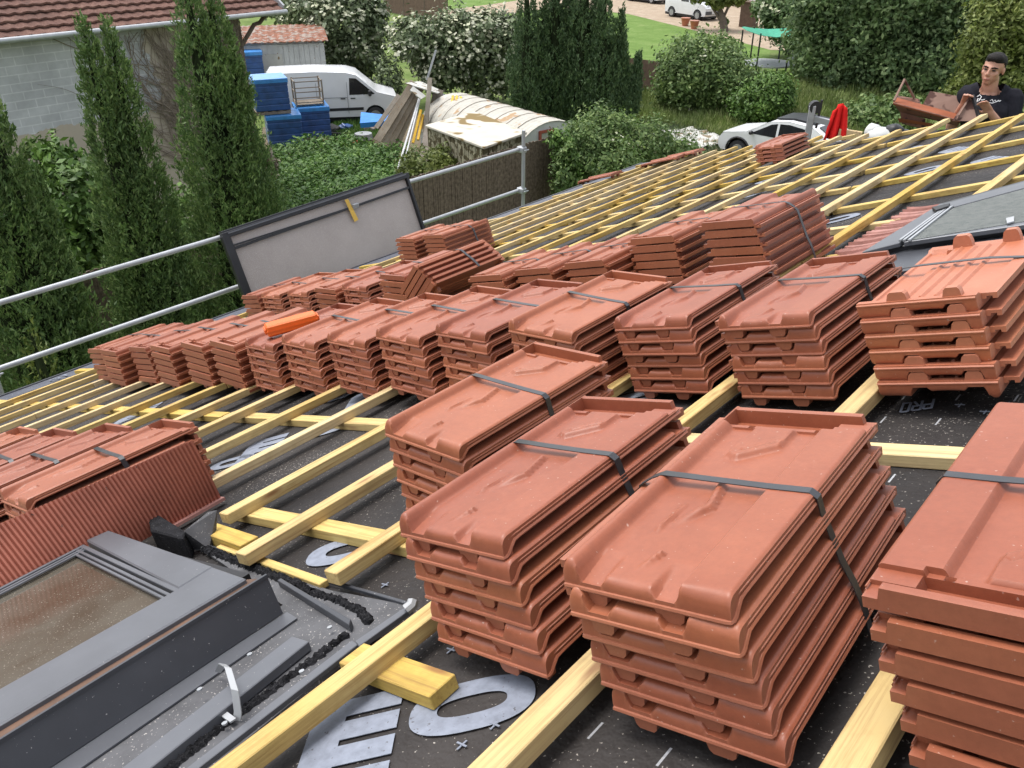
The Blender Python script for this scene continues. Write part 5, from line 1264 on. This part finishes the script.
pa, pb_ = at(385, 12), at(448, 26); panel_fence('panel_fence', Vector((pa.x, pa.y, 0)), Vector((pb_.x, pb_.y, 0)), 1.6, 3, 'dark fence far off at the edge of the lawn behind the elder bush')
nc = at(766, 75); ne = empty('netting_frame', T(nc.x, nc.y, 0) @ Rz(.6), 'round enclosure of dark posts with green netting over it', 'netting'); 
k = 1.35
for i in range(6):
    a = 2*math.pi*i/6; m = MB(); m.tube([(k*math.cos(a), k*math.sin(a), 0), (k*math.cos(a), k*math.sin(a), 2.0)], .04, 6); m.build('post', M['black'], ne)
m = MB(); pts = [(k*1.05*math.cos(2*math.pi*i/12), k*1.05*math.sin(2*math.pi*i/12), 2.0+.12*math.cos(4*math.pi*i/12)) for i in range(12)]; m.v += pts+[(0, 0, 1.75)]
for i in range(12): m.f.append((i, (i+1) % 12, 12))
M['net'] = plain('green_netting', (.03, .26, .16), .7, 0, .3, 9); o = m.build('net', M['net'], ne); o.modifiers.new('t', 'SOLIDIFY').thickness = .02
m = MB(); m.tube([(0, 0, .5), (0, 0, .56)], k*.95, 18); m.build('bed', M['greyprop'], ne)
m = MB(); m.beam((k*.9, -.3, 0), (k*.8, -.2, 1.4), .05, .05); m.beam((k*.9, .1, 0), (k*.8, .2, 1.4), .05, .05)
for i in range(5): m.beam((k*.88, -.28+.02*i, .25*i+.2), (k*.88, .12+.02*i, .25*i+.2), .03, .03)
m.build('ladder', M['rail'], ne)
for px, py, lb in ((685, 26, 'left small orange plant pot at the edge of the gravel drive'), (694, 29, 'right small orange plant pot at the edge of the gravel drive')):
    p = at(px, py); m = MB(); m.tube([(0, 0, 0), (0, 0, .45), (0, 0, .5)], [.2, .30, .33], 12); o = m.build('plant_pot', M['tile_orange'], smooth=40); o.location = (p.x, p.y, .012); tag(o, lb, 'plant pot', 'plant pots by the drive')
p = at(748, 27); m = MB(); m.box((0, 0, .75), (1.0, .8, 1.5)); m.box((0, 0, 1.53), (1.1, .9, .08)); o = m.build('garden_bin', M['panelfence'], bevel=.03); o.location = (p.x, p.y, 0.0); tag(o, 'dark brown garden box beside the netting', 'box')
# white sheets lying on the track
m = MB(); c = at(700, 141); nx, ny = 14, 10; r = random.Random(6)
a, b = at(672, 133)-c, at(718, 148)-c; side = Vector((-(b-a).y, (b-a).x, 0)).normalized()
for j in range(ny+1):
    for i in range(nx+1):
        q = a.lerp(b, i/nx)+side*(j/ny-.5)*1.9; m.v.append((q.x+r.uniform(-.06, .06), q.y+r.uniform(-.05, .05), .07+r.uniform(0, .09)))
for j in range(ny):
    for i in range(nx): k_ = j*(nx+1)+i; m.f.append((k_, k_+1, k_+nx+2, k_+nx+1))
o = m.build('tarpaulin', M['white_sheet'], smooth=70); o.location = (c.x, c.y, 0); o.modifiers.new('t', 'SOLIDIFY').thickness = .01; tag(o, 'crumpled white tarpaulin lying on the track in front of the white hatchback', 'tarpaulin')
# ------------------------------------------------------------------ the far edge of the roof: hoist, cloth, tray, scaffold, man
hd_ = atd(986, 66, 7.75); SCZ = hd_.z-1.615     # scaffold deck height
sc = empty('scaffold', T(-2.4, 8.6, 0), 'scaffold deck behind the far edge of the roof', 'scaffold'); SI = sc.matrix_world.inverted()
m = MB()
for i in range(5): m.box((-1.6, 7.62+i*.23, SCZ-.02), (2.6, .22, .04))
m.build('deck', M['greywood'], sc, SI)
for x in (-2.8, -.4):
    for y in (7.62, 8.5): m = MB(); m.tube([(x, y, 0), (x, y, SCZ-.04)], .024, 8); m.build('post', M['rail'], sc, SI)
DD = 8.3
def A(px, py, d=0): return atd(px, py, DD+d)
# hoist head
hp = empty('hoist_mast', T(A(812, 150).x, A(812, 150).y, SCZ-.0), 'grey hoist mast with a black pulley wheel and a pale crossbar', 'hoist'); I_ = hp.matrix_world.inverted()
m = MB(); b0 = A(806, 160); b0.z = SCZ; m.beam(b0, A(806, 146), .075, .06); m.beam(A(806, 146), A(813, 105), .075, .06); m.build('mast', M['greyprop'], hp, I_, bevel=.006)
m = MB(); c = A(815, 107); m.tube([c-Rt*.0+Vector((0, 0, 0))-Hf*.03, c+Hf*.03], .055, 16); m.tube([A(812, 113), A(816, 122)], .02, 6); m.build('pulley', M['black'], hp, I_)
m = MB(); m.beam(A(811, 118), A(829, 122.5), .05, .05); m.build('crossbar', M['rail'], hp, I_)
m = MB(); m.tube([A(816, 128, .1), A(822, 100, .1)], .012, 6); m.build('rod', M['black'], hp, I_)
# red cloth hanging in folds
m = MB(); top = [(833, 112), (838, 107.5), (843, 106.5), (846, 107.5)]; n = 22; rows_ = 10
L0, L1, R0, R1 = A(834, 111), A(822, 139), A(846, 107.5), A(846, 139)
for j in range(rows_+1):
    t = j/rows_
    for i in range(n+1):
        s = i/n; p = L0.lerp(R0, s).lerp(L1.lerp(R1, s), t); p += Vector((0, 0, .05*math.sin(math.pi*s)*(1-t))) + Hf*(-.035*math.sin(s*15+t*1.5)*(.3+.7*t)) ; m.v.append(tuple(p))
for j in range(rows_):
    for i in range(n): a = j*(n+1)+i; m.f.append((a, a+1, a+n+2, a+n+1))
o = m.build('red_cloth', M['red'], smooth=70); o.modifiers.new('t', 'SOLIDIFY').thickness = .012; tag(o, 'bright red cloth hanging beside the hoist mast', 'cloth')
# pale board on the edge
m = MB(); a, b = A(838, 134), A(861, 137.5); m.beam(Vector((0, 0, 0))-(b-a)/2, (b-a)/2, .04, .10); o = m.build('board_end', M['wood'], bevel=.003); o.location = (a+b)/2; tag(o, 'pale wood board end beside the red cloth', 'board')
# white bag with dark clothes
def blob(pts_r, sub=2):
    bm = bmesh.new()
    for (c, r) in pts_r:
        g = bmesh.ops.create_icosphere(bm, subdivisions=sub, radius=1.0)
        for v in g['verts']:
            d = v.co.copy(); k = 1+.10*math.sin(d.x*7+c[0]*9)+.08*math.sin(d.y*9+d.z*6); v.co = Vector((d.x*r[0]*k, d.y*r[1]*k, d.z*r[2]*k))+Vector(c)
    return bm
def from_bm(bm, name, mat, parent=None, M4=None, smooth=True):
    me = bpy.data.meshes.new(name)
    if smooth:
        for f in bm.faces: f.smooth = True
    bm.to_mesh(me); bm.free(); me.materials.append(mat); return link(name, me, parent, M4)
c = A(884, 132); bag = empty('tool_bag', T(c.x, c.y, c.z-.08), 'crumpled white bag with dark clothes in it behind the battens', 'bag')
from_bm(blob([((0, 0, .03), (.16, .12, .09)), ((-.10, .03, .05), (.09, .09, .08))]), 'bag_body', M['white_panel'], bag)
from_bm(blob([((.08, .02, .10), (.08, .07, .06)), ((.16, .05, .07), (.07, .07, .05))]), 'clothes', M['black'], bag)
m = MB(); m.box((0, 0, -.06), (.5, .4, .06)); m.build('bag_base', M['white_panel'], bag)
# rusty tray with triangular handle
M['rusty'] = plain('rusty_brown_sheet', (0.155, 0.075, 0.052), .75, .1, .3, 9, .3, .3, ((.06, .030, .024), 14, .56))
M['rusty_in'] = plain('orange_rust', (0.25, 0.078, 0.036), .8, 0, .2, 9, .3, .2)
M['rusty_panel'] = plain('stained_brown_panel', (0.20, 0.125, 0.098), .8, 0, .15, 6, .2, .2, ((.07, .035, .028), 9, .56))
tr = empty('rusty_tray', T(A(925, 118)), 'rusty brown tray with an orange inside and a triangular handle, held at the roof edge', 'tray'); TI = tr.matrix_world.inverted()
def tp(px, py, d): return A(px, py, d-.75)
m = MB(); m.slab([tp(893, 103, -.1), tp(960, 121, -.1), tp(962, 115, .12), tp(895, 97, .12)], (0, -.5, 1), .012); m.build('trough', M['rusty_in'], tr, TI)
m = MB(); m.slab([tp(895, 97, .13), tp(921, 106, .13), tp(919, 99, .2), tp(897, 95.5, .2)], (0, -1, .2), .012); m.build('back_plate', M['rusty'], tr, TI)
m = MB(); m.slab([tp(921.5, 107, .13), tp(958, 116.5, .13), tp(964, 97, .24), tp(930, 91, .24)], (0, -1, .2), .012); m.build('back_panel', M['rusty_panel'], tr, TI)
m = MB(); m.slab([tp(893, 103, -.1), tp(960, 121, -.1), tp(957, 126, -.02), tp(900, 112, -.02)], (0, -1, -.3), .012); m.slab([tp(900, 112, -.02), tp(925, 119, -.02), tp(925, 129, .0), tp(902, 124, .0)], (0, -1, 0), .012); m.build('underside', M['rusty'], tr, TI)
m = MB(); m.slab([tp(898, 118, -.06), tp(935, 124, -.06), tp(935, 127, 0), tp(899, 122, 0)], (0, -1, .5), .014); m.build('lower_lip', M['rusty_in'], tr, TI)
m = MB(); m.tube([tp(894, 101, -.08), tp(904.5, 79.5, .1), tp(914, 98, .18)], .010, 7); m.build('handle', M['rusty_panel'], tr, TI)
m = MB(); m.slab([tp(952, 121, -.16), tp(980, 121, -.12), tp(976, 99, .0), tp(972, 95, .0), tp(969, 97, .0)], (0, -1, .2), .012); m.build('end_panel', M['rusty_panel'], tr, TI)
m = MB(); m.beam(tp(956, 120, -.17), tp(970, 97, -.02), .012, .014); m.build('end_rim', M['rusty_panel'], tr, TI)
m = MB(); m.beam(tp(980, 122, -.13), tp(972.5, 95, .0), .018, .02); m.build('black_edge', M['black'], tr, TI)

# ---- the man
def evaluated(mbx, name, mat, voxel=.008, smooth=4, parent=None, M4=None):
    me = mbx.mesh('tmp', None); o = bpy.data.objects.new('tmp', me); COL.objects.link(o)
    rm = o.modifiers.new('r', 'REMESH'); rm.mode = 'VOXEL'; rm.voxel_size = voxel; rm.use_smooth_shade = True
    sm = o.modifiers.new('s', 'SMOOTH'); sm.iterations = smooth; sm.factor = .5
    dg = bpy.context.evaluated_depsgraph_get(); dg.update(); ev = o.evaluated_get(dg); m2 = bpy.data.meshes.new_from_object(ev)
    bpy.data.objects.remove(o); m2.materials.clear(); m2.materials.append(mat); m2.name = name
    for p in m2.polygons: p.use_smooth = True
    return link(name, m2, parent, M4)
def cap(mb, pts, radii, n=14):                        # tapered tube with round ends
    pts = [Vector(p) for p in pts]; d0 = (pts[0]-pts[1]).normalized(); d1 = (pts[-1]-pts[-2]).normalized(); r0, r1 = radii[0], radii[-1]
    P = [pts[0]+d0*r0*.97, pts[0]+d0*r0*.7]+pts+[pts[-1]+d1*r1*.7, pts[-1]+d1*r1*.97]; Rr = [r0*.2, r0*.72]+list(radii)+[r1*.72, r1*.2]
    mb.tube(P, Rr, n)
def ell(mb, c, r, rot=None, n=18):
    o = len(mb.v); c = Vector(c)
    for j in range(1, n):
        th = math.pi*j/n
        for i in range(2*n):
            a = math.pi*i/n; p = Vector((r[0]*math.sin(th)*math.cos(a), r[1]*math.sin(th)*math.sin(a), r[2]*math.cos(th)))
            if rot is not None: p = rot @ p
            mb.v.append(tuple(c+p))
    m_ = 2*n
    for j in range(n-2):
        for i in range(m_): mb.f.append((o+j*m_+i, o+j*m_+(i+1) % m_, o+(j+1)*m_+(i+1) % m_, o+(j+1)*m_+i))
    mb.f.append(tuple(o+i for i in range(m_))[::-1]); mb.f.append(tuple(o+(n-2)*m_+i for i in range(m_)))
def skinmat():
    m, nt, b = new_mat('skin'); v = coords(nt); c = ramp(nt, [(.35, (.36, .175, .115)), (.65, (.46, .24, .165))], noise(nt, v, 14, 4)).outputs[0]
    nt.links.new(c, b.inputs['Base Color']); b.inputs['Roughness'].default_value = .5; b.inputs['Subsurface Weight'].default_value = .05; return m
M['skin'] = skinmat(); M['hair'] = plain('black_hair', (.012, .010, .009), .7, 0, .3, 60, .6, .2); M['tshirt'] = plain('dark_navy_tshirt', (.016, .016, .021), .9, 0, .2, 30, .3, .1); M['trousers'] = plain('dark_work_trousers', (.035, .035, .040), .9); M['white_print'] = plain('white_print', (.75, .75, .75), .7); M['lips'] = plain('lips', (.30, .11, .085), .5); M['eye'] = plain('dark_eye', (.02, .014, .01), .2); M['eyewhite'] = plain('eye_white', (.50, .46, .42), .3)
M['boot'] = plain('brown_boots', (.06, .04, .025), .8)
hd_ = atd(986, 66, 7.75)                              # centre of the head
face = Vector((CAM.x-hd_.x, CAM.y-hd_.y, 0)).normalized()
# local frame: x = his left, y = back, z up; he faces the camera, turned a little to the picture's left
fa = math.atan2(-face.y, -face.x)                     # +y axis points away from the camera
yawm = fa - math.pi/2 + R_(0)
HZ = hd_.z-1.62-.03
stand = SCZ
Kb = 1.0                               # body scale so that the feet stand on the deck
hd_ = hd_+Rt*.075
man = empty('person', T(hd_.x, hd_.y, stand) @ Rz(yawm), 'man in a dark printed T-shirt standing behind the far roof edge, holding the rusty tray', 'person')
# figure in local coordinates: x to the picture's right, y away from the camera, z from the feet (height about 1.75)
s = Kb
def V3(x, y, z): return (x*s, y*s, z*s)
body = MB()
sh_l, sh_r = (.180, .03, 1.39), (-.145, .02, 1.39)
# hands meet at the tray: picture left hand and picture right hand
lh = man.matrix_world.inverted() @ atd(967, 98, 7.56); rh = man.matrix_world.inverted() @ atd(985.5, 106, 7.50)
lhp = tuple(k/s for k in lh); rhp = tuple(k/s for k in rh)
el_r = (-.20, .06, 1.12); el_l = (.235, -.09, 1.10)
def rad(*a): return [k*s for k in a]
cap(body, [V3(0, .02, .95), V3(0, .02, 1.10), V3(0, .01, 1.28), V3(0, .02, 1.40)], rad(.105, .10, .115, .085))
cap(body, [V3(-.12, .0, 1.38), V3(.12, .03, 1.38)], rad(.055, .055))
cap(body, [V3(0, .015, 1.40), V3(-.005, -.005, 1.47), V3(-.010, -.012, 1.53)], rad(.068, .058, .058))
for shd, el, hnd in ((sh_r, el_r, lhp), (sh_l, el_l, rhp)):
    wr_ = tuple(h+(e-h)*.16 for h, e in zip(hnd, el))
    cap(body, [V3(*shd), V3(*[(a+b)/2 for a, b in zip(shd, el)]), V3(*el)], rad(.052, .050, .044))
    cap(body, [V3(*el), V3(*[e*.7+w*.3 for e, w in zip(el, wr_)]), V3(*wr_)], rad(.043, .040, .027))
    # hand: palm and five fingers curling toward the camera side and down
    W3 = Vector(V3(*wr_)); Hn = Vector(V3(*hnd)); ad = (Hn-W3).normalized(); inward = Vector((1 if hnd is lhp else -1, 0, 0)); inward = (inward-ad*inward.dot(ad)).normalized(); nrm_ = ad.cross(inward).normalized()
    if nrm_.y > 0: nrm_ = -nrm_
    pc_ = W3+ad*.045*s
    for q in (-.024, -.008, .008, .024): cap(body, [W3+inward*q*.7*s, pc_+inward*q*s+ad*.03*s], rad(.014, .013), 8)
    for i, (q, ln) in enumerate(((-.030, .060), (-.010, .072), (.010, .070), (.029, .055))):
        b0_ = pc_+inward*q*s+ad*.035*s; k1_ = b0_+ad*ln*.5*s+nrm_*.006*s; k2_ = k1_+(ad*.55-nrm_*-.6).normalized()*ln*.45*s; cap(body, [b0_, k1_, k2_], rad(.0092, .0088, .0075), 8)
    th0 = W3+inward*.028*s+ad*.01*s; cap(body, [th0, th0+(inward*.7+ad*.6+nrm_*.3)*.035*s, th0+(inward*.5+ad*1.3+nrm_*.4)*.050*s], rad(.013, .011, .009), 8)
# legs
for sx in (-1, 1):
    cap(body, [V3(sx*.09, .02, .93), V3(sx*.105, .0, .50), V3(sx*.11, .03, .10)], rad(.085, .058, .042)); cap(body, [V3(sx*.11, .04, .05), V3(sx*.12, -.13, .035)], rad(.040, .034))
# head, turned slightly
hrot = Matrix.Rotation(R_(-16), 3, 'Z') @ Matrix.Rotation(R_(4), 3, 'Y')
hc = Vector((-.012, -.03, 1.595))
def hp_(x, y, z): v = hc+hrot @ Vector((x, y, z)); return tuple(v*s)
def HE(c, r): ell(body, hp_(*c), [k*s for k in r], hrot)
HE((0, .015, .035), (.073, .094, .085)); HE((0, -.022, -.035), (.058, .068, .070)); HE((0, -.052, -.085), (.030, .030, .026))
HE((0, -.045, .018), (.055, .045, .030)); HE((.038, -.055, -.022), (.022, .024, .022)); HE((-.038, -.055, -.022), (.022, .024, .022))
cap(body, [hp_(0, -.088, .012), hp_(0, -.104, -.024)], rad(.0085, .0125), 8); HE((0, -.098, -.030), (.017, .014, .010))
HE((0, -.083, -.058), (.024, .012, .008)); HE((0, -.080, -.068), (.020, .012, .007))
for sx in (-1, 1): HE((sx*.074, .014, -.006), (.009, .018, .029))
bodyo = evaluated(body, 'body', M['skin'], .0060, 5, man)
for sx in (-1, 1):
    m = MB(); ell(m, hp_(sx*.030, -.078, .004), [k*s for k in (.015, .011, .0065)], hrot, 8); m.build('eye', M['eye'], man, smooth=80)
    m = MB(); cap(m, [hp_(sx*.014, -.092, .021), hp_(sx*.032, -.089, .026), hp_(sx*.052, -.072, .021)], rad(.0050, .0062, .004), 6); m.build('eyebrow', M['hair'], man, smooth=80)
m = MB(); cap(m, [hp_(-.022, -.088, -.062), hp_(0, -.095, -.0615), hp_(.022, -.088, -.062)], rad(.003, .0052, .003), 6); m.build('mouth', M['lips'], man, smooth=80)
# hair: cap over the skull
hm = MB(); ell(hm, hp_(0, .020, .044), [k*s for k in (.0775, .098, .079)], hrot); ell(hm, hp_(0, -.028, .084), [k*s for k in (.062, .060, .038)], hrot); ell(hm, hp_(0, .07, -.01), [k*s for k in (.065, .045, .06)], hrot)
hme = hm.mesh('hair_src', None); bm = bmesh.new(); bm.from_mesh(hme)
inv = hrot.inverted()
kill = []
for v in bm.verts:
    q = inv @ (v.co/s-hc)
    if (q.y < -.010 and q.z < .062-.25*abs(q.x)) or (q.y < .035 and q.z < .0) or q.z < -.055: kill.append(v)
bmesh.ops.delete(bm, geom=kill, context='VERTS')
for f in bm.faces: f.smooth = True
ho = from_bm(bm, 'hair', M['hair'], man); ho.modifiers.new('t', 'SOLIDIFY').thickness = .006
# T-shirt with short sleeves
sh = MB()
cap(sh, [V3(0, .02, .94), V3(0, .02, 1.10), V3(0, .005, 1.28), V3(0, .02, 1.375)], rad(.140, .135, .152, .118))
cap(sh, [V3(-.125, .0, 1.385), V3(.13, .03, 1.385)], rad(.080, .080)); cap(sh, [V3(-.08, .0, 1.42), V3(.08, .02, 1.42)], rad(.075, .075))
cap(sh, [V3(-.07, -.06, 1.27), V3(.07, -.05, 1.27)], rad(.115, .115))
for shd, el in ((sh_r, el_r), (sh_l, el_l)): cap(sh, [V3(*shd), V3(*[a*.35+b*.65 for a, b in zip(shd, el)])], rad(.074, .062))
so = evaluated(sh, 't_shirt', M['tshirt'], .008, 3, man)
bm = bmesh.new(); bm.from_mesh(so.data)                 # cut the neckline
kill = [v for v in bm.verts if (Vector((v.co.x, (v.co.y+.0*s), 0))/s).length < .092 and v.co.z > (1.438+.28*(v.co.y/s))*s]
bmesh.ops.delete(bm, geom=kill, context='VERTS'); bm.to_mesh(so.data); bm.free()
trs = MB()
cap(trs, [V3(0, .02, .90), V3(0, .02, 1.0)], rad(.140, .135))
for sx in (-1, 1): cap(trs, [V3(sx*.09, .02, .90), V3(sx*.105, .0, .50), V3(sx*.11, .03, .13)], rad(.105, .075, .065))
evaluated(trs, 'trousers', M['trousers'], .012, 2, man)
for sx in (-1, 1): m = MB(); cap(m, [V3(sx*.11, .05, .055), V3(sx*.12, -.13, .045)], rad(.056, .048)); m.build('boot', M['boot'], man, smooth=80)
# white script on the chest: a big looped initial and a running line
def on_chest(px, py):
    o_ = man.matrix_world.inverted() @ CAM; d_ = (man.matrix_world.inverted().to_3x3() @ ray(px, py)).normalized()
    ok, loc_, n_, _ = so.ray_cast(o_, d_); return (loc_+n_*.004) if ok else None
lg = MB()
for st in ([(977, 97), (980, 95), (981.5, 97), (979, 101), (976.5, 102.5), (978, 99), (982, 100.5), (985, 99.5)], [(990, 101), (992, 99.6), (993, 102), (995, 100.2), (996, 102.4), (998, 100.8), (999.5, 102)], [(984.5, 102.2), (992, 103.6), (1000.5, 101)]):
    P = [on_chest(*q) for q in st]; P = [p for p in P if p is not None]
    if len(P) > 1: lg.tube(P, .0034*s, 5)
if lg.v: lg.build('shirt_print', M['white_print'], man)

# ------------------------------------------------------------------ light
w = bpy.data.worlds.new('World'); scene.world = w; w.use_nodes = True; nt = w.node_tree
sky = nt.nodes.new('ShaderNodeTexSky'); sky.sky_type = 'NISHITA'; sky.sun_disc = False
EL, AZ = 66, 262      # sun elevation, compass direction it shines from (degrees from +Y clockwise)
sky.sun_elevation = R_(EL); sky.sun_rotation = R_(AZ); sky.air_density = 1.0; sky.dust_density = 3.0; sky.ozone_density = 1.0
hs = nt.nodes.new('ShaderNodeHueSaturation'); hs.inputs['Saturation'].default_value = .28
nt.links.new(sky.outputs[0], hs.inputs['Color']); nt.links.new(hs.outputs[0], nt.nodes['Background'].inputs[0]); nt.nodes['Background'].inputs[1].default_value = .15
sl = bpy.data.lights.new('sun', 'SUN'); sl.energy = 0.95; sl.angle = R_(25); sl.color = (1, .965, .92); so_ = bpy.data.objects.new('sun', sl); COL.objects.link(so_)
dirv = Vector((math.sin(R_(AZ))*math.cos(R_(EL)), math.cos(R_(AZ))*math.cos(R_(EL)), math.sin(R_(EL))))
so_.rotation_euler = dirv.to_track_quat('Z', 'Y').to_euler(); so_.location = dirv*40
vs = scene.view_settings; vs.view_transform = 'Standard'; vs.look = 'None'; vs.gamma = 1; vs.use_curve_mapping = False; vs.exposure = 1.25
scene.render.engine = 'CYCLES'; scene.cycles.max_bounces = 6
scene.render.resolution_x = 1024; scene.render.resolution_y = 768
